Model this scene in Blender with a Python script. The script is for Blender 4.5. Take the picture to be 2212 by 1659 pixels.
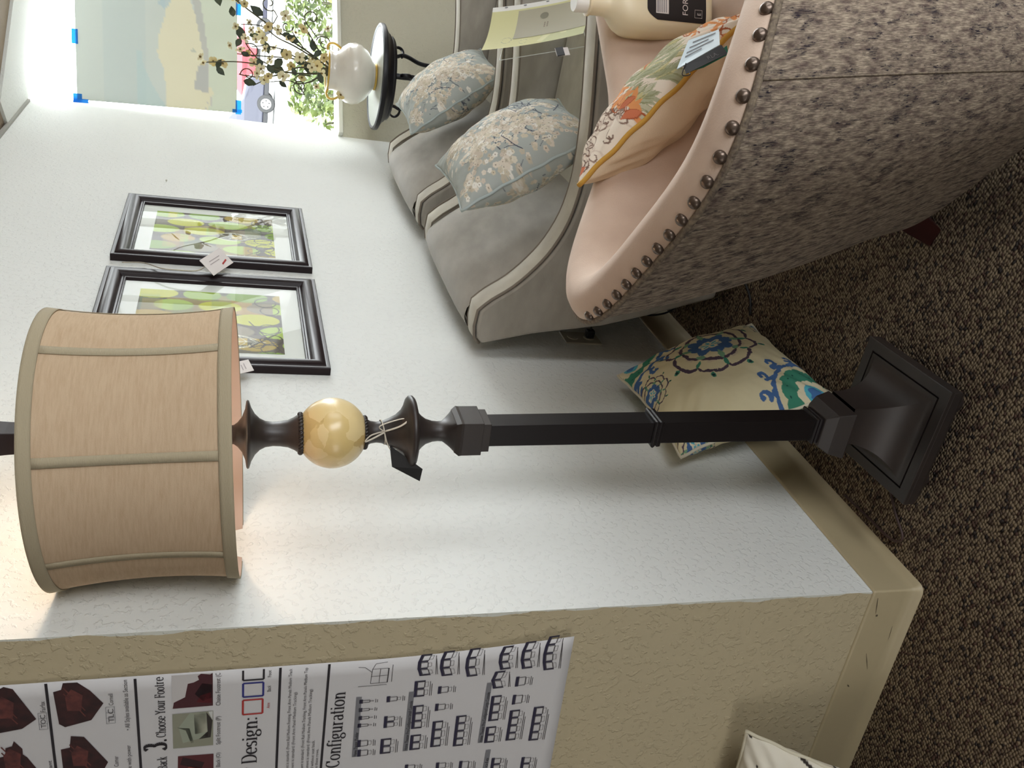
import bpy, bmesh, math, random
import numpy as np
from mathutils import Vector, Matrix, Euler
R=math.radians
random.seed(7); rng=np.random.default_rng(11)
for o in list(bpy.data.objects): bpy.data.objects.remove(o)
SC=bpy.context.scene; COL=SC.collection
V=Vector
# ------------------------------------------------------------------ camera
cam_d=bpy.data.cameras.new('camera'); cam=bpy.data.objects.new('camera',cam_d); COL.objects.link(cam); SC.camera=cam
cam_d.sensor_fit='HORIZONTAL'; cam_d.sensor_width=36; cam_d.lens=1912/2212*36; cam_d.clip_start=.02; cam_d.clip_end=200
r_=V((0.86406914,0.50254041,0.02894234)); u_=V((-0.18176086,0.25786927,0.9489291)); d_=V((-0.46941188,0.82520093,-0.31415906))
# the phone was held on its side: the picture's right is the world's down
m=Matrix((-u_, r_, -d_)).transposed().to_4x4(); m.translation=V((1.08935,-1.09546,1.4)); cam.matrix_world=m
# ------------------------------------------------------------------ world, daylight, added fill lights, exposure
SKY=11.0
w=bpy.data.worlds.new('sky'); SC.world=w; w.use_nodes=True
bg=w.node_tree.nodes['Background']; bg.inputs[0].default_value=(.93,.97,1,1); bg.inputs[1].default_value=SKY
SC.view_settings.view_transform='Standard'; SC.view_settings.look='None'; SC.view_settings.gamma=1; SC.view_settings.exposure=0.0
SC.view_settings.use_curve_mapping=False
def area(name,loc,direction,sx,sy,power,col=(1,1,1),portal=False,spread=180):
    l=bpy.data.lights.new(name,'AREA'); l.shape='RECTANGLE'; l.size=sx; l.size_y=sy; l.energy=power; l.color=col
    l.spread=R(spread)
    if portal: l.cycles.is_portal=True
    o=bpy.data.objects.new(name,l); COL.objects.link(o); o.location=loc
    o.rotation_euler=V(direction).to_track_quat('-Z','Z').to_euler(); return o
WD=V((.6477,.7619,0)); WN=V((.7619,-.6477,0)); P0=V((0,3.11,0))   # window wall: direction and inward normal
CZ=2.21
area('daylight_portal',P0+WD*2.6-WN*.03+V((0,0,1.55)),WN,5.2,1.4,1,portal=True)
area('fill_window_side',P0+WD*3.4+WN*.12+V((0,0,1.3)),(WN.x,WN.y,-.12),3.2,1.1,72,(.93,.97,1))  # added lamp that strengthens the daylight along the window wall
area('fill_right',(3.9,.3,.95),(-1,0,.0),3.0,1.3,46,(.93,.97,1))  # added low fill from the right; no opening is built there
area('fill_back',(3.3,-1.9,.9),(-1,.42,.0),2.6,1.1,78,(.94,.97,1))  # unseen fill, added to brighten the lower part of the main wall
area('fill_behind',(-.9,-3.2,.75),(.1,1,-.03),1.6,.8,5,(1,.97,.94),spread=110)  # added fill behind the camera, kept low so the upper tan wall stays dim
# ------------------------------------------------------------------ helpers
def lin(c):
    c=np.asarray(c,float)/255.; return np.where(c<=.04045,c/12.92,((c+.055)/1.055)**2.4)
def L4(c): return tuple(lin(c))+(1,)
def NT(name):
    mt=bpy.data.materials.new(name); mt.use_nodes=True; nt=mt.node_tree; return mt,nt,nt.nodes['Principled BSDF']
def nd(nt,t,**k):
    n=nt.nodes.new(t)
    for a,b in k.items():
        if a in n.inputs: n.inputs[a].default_value=b
        else: setattr(n,a,b)
    return n
def mat(name,c,rough=.6,metal=0,bump=0,bscale=200,var=0,vscale=8,stretch=(1,1,1),spec=.5,sheen=0,coords='Object',c2=None,coat=0):
    """plain procedural material: noise-varied colour, fine noise bump"""
    mt,nt,b=NT(name); b.inputs['Roughness'].default_value=rough; b.inputs['Metallic'].default_value=metal
    b.inputs['Specular IOR Level'].default_value=spec; b.inputs['Coat Weight'].default_value=coat
    if sheen: b.inputs['Sheen Weight'].default_value=sheen; b.inputs['Sheen Roughness'].default_value=.4
    tc=nd(nt,'ShaderNodeTexCoord'); mp=nd(nt,'ShaderNodeMapping',Scale=stretch); nt.links.new(tc.outputs[coords],mp.inputs[0])
    if var or c2:
        n=nd(nt,'ShaderNodeTexNoise',Scale=vscale,Detail=6.0); nt.links.new(mp.outputs[0],n.inputs['Vector'])
        cr=nd(nt,'ShaderNodeValToRGB'); cc=np.array(L4(c))
        cr.color_ramp.elements[0].position=.3; cr.color_ramp.elements[1].position=.7
        cr.color_ramp.elements[0].color=L4(c2) if c2 else tuple(cc[:3]*(1-var))+(1,)
        cr.color_ramp.elements[1].color=tuple(cc[:3]*(1 if c2 else 1+var))+(1,)
        nt.links.new(n.outputs['Fac'],cr.inputs[0]); nt.links.new(cr.outputs[0],b.inputs['Base Color'])
    else: b.inputs['Base Color'].default_value=L4(c)
    if bump:
        n=nd(nt,'ShaderNodeTexNoise',Scale=bscale,Detail=3.0); nt.links.new(mp.outputs[0],n.inputs['Vector'])
        bp=nd(nt,'ShaderNodeBump',Strength=bump,Distance=.002); nt.links.new(n.outputs['Fac'],bp.inputs['Height']); nt.links.new(bp.outputs[0],b.inputs['Normal'])
    return mt
def attrmat(name,rough=.8,bump=.25,bscale=900,sheen=0,spec=.3,translucent=0,soft=None):
    """colour comes from a printed / woven pattern stored on the mesh"""
    mt,nt,b=NT(name); a=nd(nt,'ShaderNodeVertexColor',layer_name='Col'); nt.links.new(a.outputs[0],b.inputs['Base Color'])
    b.inputs['Roughness'].default_value=rough; b.inputs['Specular IOR Level'].default_value=spec
    if sheen: b.inputs['Sheen Weight'].default_value=sheen
    if bump:
        tc=nd(nt,'ShaderNodeTexCoord'); n=nd(nt,'ShaderNodeTexNoise',Scale=bscale,Detail=2.0); nt.links.new(tc.outputs['Object'],n.inputs['Vector'])
        bp=nd(nt,'ShaderNodeBump',Strength=bump,Distance=.001); nt.links.new(n.outputs['Fac'],bp.inputs['Height'])
        if soft:
            n2=nd(nt,'ShaderNodeTexNoise',Scale=soft,Detail=2.0); nt.links.new(tc.outputs['Object'],n2.inputs['Vector'])
            b2=nd(nt,'ShaderNodeBump',Strength=.35,Distance=.02); nt.links.new(n2.outputs['Fac'],b2.inputs['Height']); nt.links.new(b2.outputs[0],bp.inputs['Normal'])
        nt.links.new(bp.outputs[0],b.inputs['Normal'])
    if translucent:
        t=nd(nt,'ShaderNodeBsdfTranslucent'); nt.links.new(a.outputs[0],t.inputs[0]); mx=nd(nt,'ShaderNodeMixShader',Fac=translucent)
        nt.links.new(b.outputs[0],mx.inputs[1]); nt.links.new(t.outputs[0],mx.inputs[2]); nt.links.new(mx.outputs[0],nt.nodes['Material Output'].inputs[0])
    return mt
def glass(name,tint=(1,1,1),rough=.0,ior=1.45):
    mt,nt,b=NT(name); nt.nodes.remove(b); t=nd(nt,'ShaderNodeBsdfTransparent',Color=tuple(tint)+(1,)); g=nd(nt,'ShaderNodeBsdfGlossy',Roughness=rough)
    lw=nd(nt,'ShaderNodeFresnel',IOR=ior); mx=nd(nt,'ShaderNodeMixShader'); nt.links.new(lw.outputs[0],mx.inputs[0]); nt.links.new(t.outputs[0],mx.inputs[1]); nt.links.new(g.outputs[0],mx.inputs[2])
    nt.links.new(mx.outputs[0],nt.nodes['Material Output'].inputs[0]); return mt
def emp(name,loc=(0,0,0),label=None,cat=None,group=None,rot=None,mtx=None):
    o=bpy.data.objects.new(name,None); COL.objects.link(o); o.location=loc; o.empty_display_size=.05
    if rot: o.rotation_euler=rot
    if mtx is not None: o.matrix_world=mtx
    tag(o,label,cat,group); return o
def tag(o,label=None,cat=None,group=None,kind=None):
    if label:o['label']=label
    if cat:o['category']=cat
    if group:o['group']=group
    if kind:o['kind']=kind
    return o
def obj(name,verts,faces,mt,parent=None,smooth=True,label=None,uv=None,col=None,sharp=None):
    me=bpy.data.meshes.new(name); me.from_pydata([tuple(v) for v in verts],[],[tuple(int(i) for i in f) for f in faces]); me.update()
    if mt is not None: me.materials.append(mt)
    if smooth: me.polygons.foreach_set('use_smooth',[True]*len(me.polygons))
    if col is not None:
        a=me.color_attributes.new('Col','FLOAT_COLOR','POINT'); c=np.ones((len(verts),4)); c[:,:3]=col; a.data.foreach_set('color',c.ravel())
    if uv is not None:
        ul=me.uv_layers.new(name='UVMap'); li=np.zeros(len(me.loops),int); me.loops.foreach_get('vertex_index',li); ul.data.foreach_set('uv',np.asarray(uv,float)[li].ravel())
    if sharp is not None: me.set_sharp_from_angle(angle=R(sharp))
    o=bpy.data.objects.new(name,me); COL.objects.link(o); o.parent=parent
    if label:o['label']=label
    return o
class MB:
    """collects shapes for one mesh"""
    def __init__(s): s.v=[];s.f=[]
    def add(s,v,f):
        k=len(s.v); s.v+= [V(p) for p in v]; s.f+=[tuple(i+k for i in q) for q in f]; return s
    def box(s,a,b):
        x0,y0,z0=a;x1,y1,z1=b
        return s.add([(x0,y0,z0),(x1,y0,z0),(x1,y1,z0),(x0,y1,z0),(x0,y0,z1),(x1,y0,z1),(x1,y1,z1),(x0,y1,z1)],[(0,3,2,1),(4,5,6,7),(0,1,5,4),(1,2,6,5),(2,3,7,6),(3,0,4,7)])
    def lathe(s,prof,n=40,c=(0,0),cap=True):
        vs=[];k=len(prof)
        for i in range(n):
            a=2*math.pi*i/n
            for r,z in prof: vs.append((c[0]+r*math.cos(a),c[1]+r*math.sin(a),z))
        fs=[]
        for i in range(n):
            j=(i+1)%n
            for q in range(k-1): fs.append((i*k+q,j*k+q,j*k+q+1,i*k+q+1))
        if cap: fs.append(tuple(i*k for i in range(n))[::-1]); fs.append(tuple(i*k+k-1 for i in range(n)))
        return s.add(vs,fs)
    def sqloft(s,prof,sub=1,cap=True):
        """square sections: (half size, z)"""
        vs=[];n=4*sub
        for h,z in prof:
            c=[(h,h),(-h,h),(-h,-h),(h,-h)]
            for i in range(4):
                a=c[i];b=c[(i+1)%4]
                for q in range(sub): t=q/sub; vs.append((a[0]*(1-t)+b[0]*t,a[1]*(1-t)+b[1]*t,z))
        fs=[]
        for k in range(len(prof)-1):
            for i in range(n): j=(i+1)%n; fs.append((k*n+i,k*n+j,(k+1)*n+j,(k+1)*n+i))
        if cap: fs.append(tuple(range(n))[::-1]); fs.append(tuple((len(prof)-1)*n+i for i in range(n)))
        return s.add(vs,fs)
    def tube(s,pts,rad,n=8,closed=False,flat=1.0):
        pts=[V(p) for p in pts]; m_=len(pts); vs=[]; up=V((0,0,1)); prev=None
        for i,p in enumerate(pts):
            a=pts[(i-1)%m_] if (closed or i>0) else p; b=pts[(i+1)%m_] if (closed or i<m_-1) else p
            t=(b-a).normalized() if (b-a).length>1e-9 else V((0,0,1))
            if prev is None:
                prev=t.cross(up); 
                if prev.length<.1: prev=t.cross(V((1,0,0)))
            x=(prev-t*prev.dot(t)).normalized(); prev=x; y=t.cross(x)
            r=rad[i] if hasattr(rad,'__len__') else rad
            for q in range(n): an=2*math.pi*q/n; vs.append(p+x*(r*math.cos(an))+y*(r*flat*math.sin(an)))
        fs=[]
        for i in range(m_ if closed else m_-1):
            for q in range(n): j=(i+1)%m_; fs.append((i*n+q,i*n+(q+1)%n,j*n+(q+1)%n,j*n+q))
        if not closed: fs.append(tuple(range(n))[::-1]); fs.append(tuple((m_-1)*n+q for q in range(n)))
        return s.add(vs,fs)
    def sphere(s,c,rx,ry=None,rz=None,n=16,m_=10,M=None):
        ry=ry or rx; rz=rz or rx; vs=[];fs=[]
        for i in range(m_+1):
            th=math.pi*i/m_
            for j in range(n): ph=2*math.pi*j/n; p=V((rx*math.sin(th)*math.cos(ph),ry*math.sin(th)*math.sin(ph),rz*math.cos(th))); p=M@p if M else p; vs.append(p+V(c))
        for i in range(m_):
            for j in range(n): k=(j+1)%n; fs.append((i*n+j,(i+1)*n+j,(i+1)*n+k,i*n+k))
        return s.add(vs,fs)
    def xf(s,M): s.v=[M@p for p in s.v]; return s
    def out(s,name,mt,parent=None,smooth=False,label=None,sharp=None,bevel=0,bseg=2):
        o=obj(name,s.v,s.f,mt,parent,smooth,label,sharp=sharp)
        if bevel:
            b=o.modifiers.new('bevel','BEVEL'); b.width=bevel; b.segments=bseg; b.limit_method='ANGLE'; b.angle_limit=R(40)
        return o
def grid(fn,nu,nv):
    """fn(U,V arrays)->(n,3); returns verts, faces, U,V"""
    U,W=np.meshgrid(np.linspace(0,1,nu),np.linspace(0,1,nv)); P=fn(U,W).reshape(-1,3)
    i=np.arange(nu*nv).reshape(nv,nu); F=np.stack([i[:-1,:-1],i[:-1,1:],i[1:,1:],i[1:,:-1]],-1).reshape(-1,4); return P,F
def spline(pts,n):
    pts=[V(p) for p in pts]; out=[]; m_=len(pts)-1
    for i in range(n):
        t=i/(n-1)*m_; k=min(int(t),m_-1); t-=k
        p0=pts[max(k-1,0)];p1=pts[k];p2=pts[k+1];p3=pts[min(k+2,m_)]
        out.append(.5*((2*p1)+(p2-p0)*t+(2*p0-5*p1+4*p2-p3)*t*t+(3*p1-p0-3*p2+p3)*t**3))
    return out
# ------------------------------------------------------------------ pattern painter (colours of prints and weaves)
class Paint:
    def __init__(s,nx,ny,w,h,base):
        s.nx,s.ny=nx,ny; s.X,s.Y=np.meshgrid(np.linspace(0,w,nx),np.linspace(0,h,ny)); s.C=np.zeros((ny,nx,3))+lin(base)
        s.jx=noise2(nx,ny,40); s.jy=noise2(nx,ny,40); s.w=w;s.h=h
    def put(s,mk,c,a=1.): 
        c=lin(c); s.C[mk]=s.C[mk]*(1-a)+c*a
    def ell(s,x,y,rx,ry=None,rot=0,c=(0,0,0),a=1.,ring=None,jit=0,cut=None):
        ry=ry or rx; X=s.X-x+jit*s.jx; Y=s.Y-y+jit*s.jy; ca,sa=math.cos(rot),math.sin(rot); p=(X*ca+Y*sa)/rx; q=(-X*sa+Y*ca)/ry; d=np.sqrt(p*p+q*q)
        mk=d<1
        if ring: mk&=(d>1-ring)
        if cut is not None: mk&=cut
        s.put(mk,c,a); return d<1
    def lens(s,x,y,rx,ry,rot,c,a=1.,ring=None,jit=0):
        X=s.X-x+jit*s.jx; Y=s.Y-y+jit*s.jy; ca,sa=math.cos(rot),math.sin(rot); p=(X*ca+Y*sa)/rx; q=(-X*sa+Y*ca)/ry
        d=np.abs(q)/np.maximum(1-p*p,1e-3); mk=(np.abs(p)<1)&(d<1)
        if ring: mk&=(d>1-ring)
        s.put(mk,c,a)
    def line(s,pts,wd,c,a=1.,jit=0):
        pts=np.asarray(pts,float); X=s.X+jit*s.jx; Y=s.Y+jit*s.jy
        for i in range(len(pts)-1):
            a_,b_=pts[i],pts[i+1]; w0=wd if np.isscalar(wd) else wd[i]
            x0,x1=min(a_[0],b_[0])-w0*2,max(a_[0],b_[0])+w0*2; y0,y1=min(a_[1],b_[1])-w0*2,max(a_[1],b_[1])+w0*2
            ix0=max(0,int(x0/s.w*(s.nx-1))-2); ix1=min(s.nx,int(x1/s.w*(s.nx-1))+3); iy0=max(0,int(y0/s.h*(s.ny-1))-2); iy1=min(s.ny,int(y1/s.h*(s.ny-1))+3)
            if ix1<=ix0 or iy1<=iy0: continue
            XX=X[iy0:iy1,ix0:ix1];YY=Y[iy0:iy1,ix0:ix1]; ab=b_-a_; L=ab@ab+1e-12; t=np.clip(((XX-a_[0])*ab[0]+(YY-a_[1])*ab[1])/L,0,1)
            d=np.hypot(XX-a_[0]-t*ab[0],YY-a_[1]-t*ab[1]); mk=d<w0/2; sub=s.C[iy0:iy1,ix0:ix1]; sub[mk]=sub[mk]*(1-a)+lin(c)*a
    def dot(s,x,y,r,c,a=1.):
        ix0=max(0,int((x-r)/s.w*(s.nx-1))-1); ix1=min(s.nx,int((x+r)/s.w*(s.nx-1))+2); iy0=max(0,int((y-r)/s.h*(s.ny-1))-1); iy1=min(s.ny,int((y+r)/s.h*(s.ny-1))+2)
        if ix1<=ix0 or iy1<=iy0: return
        mk=np.hypot(s.X[iy0:iy1,ix0:ix1]-x,s.Y[iy0:iy1,ix0:ix1]-y)<r; sub=s.C[iy0:iy1,ix0:ix1]; sub[mk]=sub[mk]*(1-a)+lin(c)*a
    def poly(s,pts,c,a=1.,jit=0):
        pts=np.asarray(pts,float); X=s.X+jit*s.jx; Y=s.Y+jit*s.jy; ins=np.zeros(X.shape,bool); n=len(pts)
        for i in range(n):
            x0,y0=pts[i];x1,y1=pts[(i+1)%n]
            if y0==y1: continue
            cnd=((y0>Y)!=(y1>Y))&(X<(x1-x0)*(Y-y0)/(y1-y0)+x0); ins^=cnd
        s.put(ins,c,a)
    def flat(s): return s.C.reshape(-1,3)
def noise2(nx,ny,cells):
    def f(c):
        g=rng.normal(size=(c+2,c+2)); x=np.linspace(0,c,nx,endpoint=False);y=np.linspace(0,c,ny,endpoint=False); xi=x.astype(int);yi=y.astype(int);fx=x-xi;fy=y-yi;fx=fx*fx*(3-2*fx);fy=fy*fy*(3-2*fy)
        a=g[np.ix_(yi,xi)];b=g[np.ix_(yi,xi+1)];c_=g[np.ix_(yi+1,xi)];d=g[np.ix_(yi+1,xi+1)]
        return (a*(1-fx)+b*fx)*(1-fy)[:,None]+(c_*(1-fx)+d*fx)*fy[:,None]
    return f(cells)*.6+f(cells*2)*.4
# ------------------------------------------------------------------ materials
def wallmat(name,c,edge=False,rough=.75):
    mt,nt,b=NT(name); b.inputs['Roughness'].default_value=rough; b.inputs['Specular IOR Level'].default_value=.35
    tc=nd(nt,'ShaderNodeTexCoord')
    n1=nd(nt,'ShaderNodeTexNoise',Scale=75.,Detail=4.0,Roughness=.5); n2=nd(nt,'ShaderNodeTexVoronoi',Scale=70.); n3=nd(nt,'ShaderNodeTexNoise',Scale=2.2,Detail=2.)
    for n in (n1,n2,n3): nt.links.new(tc.outputs['Object'],n.inputs['Vector'])
    r=nd(nt,'ShaderNodeValToRGB'); r.color_ramp.elements[0].position=.54; r.color_ramp.elements[1].position=.62; nt.links.new(n1.outputs['Fac'],r.inputs[0])
    ad=nd(nt,'ShaderNodeMath',operation='MULTIPLY_ADD'); ad.inputs[1].default_value=.25; nt.links.new(n2.outputs['Distance'],ad.inputs[0]); nt.links.new(r.outputs[0],ad.inputs[2])
    bp=nd(nt,'ShaderNodeBump',Strength=.5,Distance=.0022); nt.links.new(ad.outputs[0],bp.inputs['Height']); nt.links.new(bp.outputs[0],b.inputs['Normal'])
    mx=nd(nt,'ShaderNodeMix',data_type='RGBA'); mx.inputs[6].default_value=tuple(lin(c)*.965)+(1,); mx.inputs[7].default_value=tuple(np.minimum(lin(c)*1.035,.95))+(1,); nt.links.new(n3.outputs['Fac'],mx.inputs[0]); out=mx.outputs[2]
    if edge:  # the white paint of the next wall laps round the corner with a ragged brush line
        sx=nd(nt,'ShaderNodeSeparateXYZ'); nt.links.new(tc.outputs['Object'],sx.inputs[0]); ne=nd(nt,'ShaderNodeTexNoise',Scale=9.,Detail=6.); nt.links.new(tc.outputs['Object'],ne.inputs['Vector'])
        ma=nd(nt,'ShaderNodeMath',operation='MULTIPLY_ADD'); ma.inputs[1].default_value=.034; ma.inputs[2].default_value=-.0255; nt.links.new(ne.outputs['Fac'],ma.inputs[0])   # edge at x = -(...)
        ad2=nd(nt,'ShaderNodeMath',operation='ADD'); nt.links.new(sx.outputs['X'],ad2.inputs[0]); nt.links.new(ma.outputs[0],ad2.inputs[1])
        gt=nd(nt,'ShaderNodeMath',operation='GREATER_THAN'); gt.inputs[1].default_value=-.0125; nt.links.new(ad2.outputs[0],gt.inputs[0])
        m2=nd(nt,'ShaderNodeMix',data_type='RGBA'); nt.links.new(gt.outputs[0],m2.inputs[0]); nt.links.new(out,m2.inputs[6]); m2.inputs[7].default_value=L4((205,206,196)); out=m2.outputs[2]
    nt.links.new(out,b.inputs['Base Color']); return mt
M_white=wallmat('white_wall_paint',(228,230,226)); M_tan=wallmat('tan_wall_paint',(184,171,141),edge=True); M_ceil=wallmat('ceiling_paint',(150,134,116)); M_under=wallmat('sill_wall_paint',(200,197,178))
M_base=mat('tan_cove_base',(176,162,130),.45,bump=.1,bscale=30,var=.05,vscale=6)
M_sill=mat('white_sill_paint',(225,225,215),.35)
def carpetmat():
    mt,nt,b=NT('loop_pile_carpet'); b.inputs['Roughness'].default_value=.95; b.inputs['Specular IOR Level'].default_value=.1
    tc=nd(nt,'ShaderNodeTexCoord'); mp=nd(nt,'ShaderNodeMapping',Scale=(122,172,100)); mp.inputs['Rotation'].default_value=(0,0,R(18)); nt.links.new(tc.outputs['Object'],mp.inputs[0])
    wn=nd(nt,'ShaderNodeTexNoise',Scale=.35,Detail=2.); nt.links.new(mp.outputs[0],wn.inputs['Vector']); va=nd(nt,'ShaderNodeVectorMath',operation='MULTIPLY_ADD'); va.inputs[1].default_value=(1.6,1.6,0); nt.links.new(wn.outputs['Color'],va.inputs[0]); nt.links.new(mp.outputs[0],va.inputs[2])
    vo=nd(nt,'ShaderNodeTexVoronoi',Scale=1.,Randomness=.38); vo.voronoi_dimensions='2D'; nt.links.new(va.outputs[0],vo.inputs['Vector'])
    sp=nd(nt,'ShaderNodeSeparateColor'); nt.links.new(vo.outputs['Color'],sp.inputs[0])
    cr=nd(nt,'ShaderNodeValToRGB'); e=cr.color_ramp.elements; cr.color_ramp.interpolation='CONSTANT'
    e[0].position=0; e[0].color=L4((146,130,108)); e[1].position=.36; e[1].color=L4((118,103,87))
    for p,c in ((.58,(92,78,68)),(.70,(136,121,100)),(.86,(96,76,68)),(.94,(66,60,58))): x=e.new(p); x.color=L4(c)
    nt.links.new(sp.outputs[0],cr.inputs[0])
    dr=nd(nt,'ShaderNodeValToRGB'); dr.color_ramp.elements[0].position=.25; dr.color_ramp.elements[0].color=(1,1,1,1); dr.color_ramp.elements[1].position=.62; dr.color_ramp.elements[1].color=(.17,.15,.14,1); nt.links.new(vo.outputs['Distance'],dr.inputs[0])
    mx=nd(nt,'ShaderNodeMix',data_type='RGBA',blend_type='MULTIPLY'); mx.inputs[0].default_value=1; nt.links.new(cr.outputs[0],mx.inputs[6]); nt.links.new(dr.outputs[0],mx.inputs[7]); nt.links.new(mx.outputs[2],b.inputs['Base Color'])
    bp=nd(nt,'ShaderNodeBump',Strength=.9,Distance=.004); bp.invert=True; nt.links.new(vo.outputs['Distance'],bp.inputs['Height']); nt.links.new(bp.outputs[0],b.inputs['Normal']); return mt
M_carpet=carpetmat()
def shellmat():
    mt,nt,b=NT('capiz_shell_glaze'); tc=nd(nt,'ShaderNodeTexCoord'); vo=nd(nt,'ShaderNodeTexVoronoi',Scale=24.,Randomness=1.); nz=nd(nt,'ShaderNodeTexNoise',Scale=30.,Detail=3.); nt.links.new(tc.outputs['Object'],nz.inputs['Vector'])
    va=nd(nt,'ShaderNodeVectorMath',operation='MULTIPLY_ADD'); va.inputs[1].default_value=(.03,.03,.03); nt.links.new(nz.outputs['Color'],va.inputs[0]); nt.links.new(tc.outputs['Object'],va.inputs[2]); nt.links.new(va.outputs[0],vo.inputs['Vector'])
    sp=nd(nt,'ShaderNodeSeparateColor'); nt.links.new(vo.outputs['Color'],sp.inputs[0]); cr=nd(nt,'ShaderNodeValToRGB'); e=cr.color_ramp.elements; e[0].color=L4((196,166,106)); e[1].color=L4((232,210,158)); x=e.new(.5); x.color=L4((216,190,128)); nt.links.new(sp.outputs[0],cr.inputs[0])
    nt.links.new(cr.outputs[0],b.inputs['Base Color']); b.inputs['Roughness'].default_value=.32; b.inputs['Coat Weight'].default_value=.45; b.inputs['Coat Roughness'].default_value=.18
    bp=nd(nt,'ShaderNodeBump',Strength=.35,Distance=.002); nt.links.new(sp.outputs[1],bp.inputs['Height']); nt.links.new(bp.outputs[0],b.inputs['Normal']); return mt
M_bronze=mat('dark_bronze',(40,35,33),.42,.05,bump=.12,bscale=60,c2=(50,41,37),vscale=10,spec=.6)
M_black=mat('black_bronze_post',(24,19,20),.38,.2,bump=.05,bscale=40,spec=.5)
M_wroughtblack=mat('black_iron',(26,25,30),.4,.3,spec=.5)
M_shell=shellmat()
def shademat():
    mt,nt,b=NT('linen_lampshade'); b.inputs['Roughness'].default_value=.9; b.inputs['Specular IOR Level'].default_value=.1
    tc=nd(nt,'ShaderNodeTexCoord'); mp=nd(nt,'ShaderNodeMapping',Scale=(1,1,9)); nt.links.new(tc.outputs['Object'],mp.inputs[0]); n=nd(nt,'ShaderNodeTexNoise',Scale=26.,Detail=8.,Roughness=.7); nt.links.new(mp.outputs[0],n.inputs['Vector'])
    cr=nd(nt,'ShaderNodeValToRGB'); cr.color_ramp.elements[0].position=.33; cr.color_ramp.elements[0].color=L4((196,170,140)); cr.color_ramp.elements[1].position=.6; cr.color_ramp.elements[1].color=L4((210,186,156)); nt.links.new(n.outputs['Fac'],cr.inputs[0]); nt.links.new(cr.outputs[0],b.inputs['Base Color'])
    n2=nd(nt,'ShaderNodeTexNoise',Scale=700.); nt.links.new(tc.outputs['Object'],n2.inputs['Vector']); bp=nd(nt,'ShaderNodeBump',Strength=.3,Distance=.0008); nt.links.new(n2.outputs['Fac'],bp.inputs['Height']); nt.links.new(bp.outputs[0],b.inputs['Normal'])
    t=nd(nt,'ShaderNodeBsdfTranslucent',Color=L4((206,150,112))); mx=nd(nt,'ShaderNodeMixShader',Fac=.16); nt.links.new(b.outputs[0],mx.inputs[1]); nt.links.new(t.outputs[0],mx.inputs[2]); nt.links.new(mx.outputs[0],nt.nodes['Material Output'].inputs[0]); return mt
M_shade=shademat()
M_trim=mat('ribbed_trim_tape',(166,154,128),.85,bump=.4,bscale=160,stretch=(1,1,5))
M_lining=mat('peach_shade_lining',(186,164,150),.8)
M_velvet=mat('grey_velvet',(172,166,156),.75,bump=.2,bscale=300,c2=(152,146,136),vscale=9,sheen=.25,spec=.2,stretch=(1,1,2.2))
M_velvettrim=mat('pale_velvet_banding',(200,194,178),.7,bump=.2,bscale=300,c2=(180,173,158),vscale=14,sheen=.25,spec=.2)
M_welt=mat('velvet_welt_cord',(122,112,100),.8)
M_tanv=mat('rose_tan_microfibre',(218,196,178),.8,bump=.15,bscale=400,c2=(198,174,156),vscale=8,sheen=.15,spec=.15)
def chenille():
    mt,nt,b=NT('flecked_chenille'); b.inputs['Roughness'].default_value=.9; b.inputs['Specular IOR Level'].default_value=.15
    tc=nd(nt,'ShaderNodeTexCoord'); 
    def ns(sc,scale,det,ro=.6):
        mp=nd(nt,'ShaderNodeMapping',Scale=sc); nt.links.new(tc.outputs['UV'],mp.inputs[0]); n=nd(nt,'ShaderNodeTexNoise',Scale=scale,Detail=det,Roughness=ro); nt.links.new(mp.outputs[0],n.inputs['Vector']); return n
    base=ns((1,.35,1),120,5); cr=nd(nt,'ShaderNodeValToRGB'); cr.color_ramp.elements[0].position=.35; cr.color_ramp.elements[0].color=L4((118,102,94)); cr.color_ramp.elements[1].position=.62; cr.color_ramp.elements[1].color=L4((184,168,148)); nt.links.new(base.outputs['Fac'],cr.inputs[0])
    fl=ns((1,.36,1),52,7,.70); f2=nd(nt,'ShaderNodeValToRGB'); f2.color_ramp.elements[0].position=.53; f2.color_ramp.elements[0].color=(0,0,0,1); f2.color_ramp.elements[1].position=.58; f2.color_ramp.elements[1].color=(1,1,1,1); nt.links.new(fl.outputs['Fac'],f2.inputs[0])
    fine=ns((2.2,.25,1),300,2); f3=nd(nt,'ShaderNodeValToRGB'); f3.color_ramp.elements[0].position=.42; f3.color_ramp.elements[1].position=.6; nt.links.new(fine.outputs['Fac'],f3.inputs[0])
    mm=nd(nt,'ShaderNodeMath',operation='MULTIPLY'); nt.links.new(f2.outputs[0],mm.inputs[0]); nt.links.new(f3.outputs[0],mm.inputs[1])
    mx=nd(nt,'ShaderNodeMix',data_type='RGBA'); nt.links.new(mm.outputs[0],mx.inputs[0]); nt.links.new(cr.outputs[0],mx.inputs[6]); mx.inputs[7].default_value=L4((40,36,46))
    m2=nd(nt,'ShaderNodeMix',data_type='RGBA',blend_type='MULTIPLY'); m2.inputs[0].default_value=.45; nt.links.new(mx.outputs[2],m2.inputs[6]); nt.links.new(f3.outputs[0],m2.inputs[7]); nt.links.new(m2.outputs[2],b.inputs['Base Color'])
    bp=nd(nt,'ShaderNodeBump',Strength=.5,Distance=.0015); nt.links.new(fine.outputs['Fac'],bp.inputs['Height']); nt.links.new(bp.outputs[0],b.inputs['Normal']); return mt
M_chen=chenille()
M_chenwelt=mat('chenille_welt',(140,126,106),.9,bump=.6,bscale=300,c2=(88,76,68),vscale=160)
M_nail=mat('antique_nail_metal',(104,90,80),.32,.75,spec=.6)
M_legwood=mat('dark_cherry_wood',(62,26,24),.35,c2=(40,16,16),vscale=5,stretch=(1,1,.2))
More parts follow.
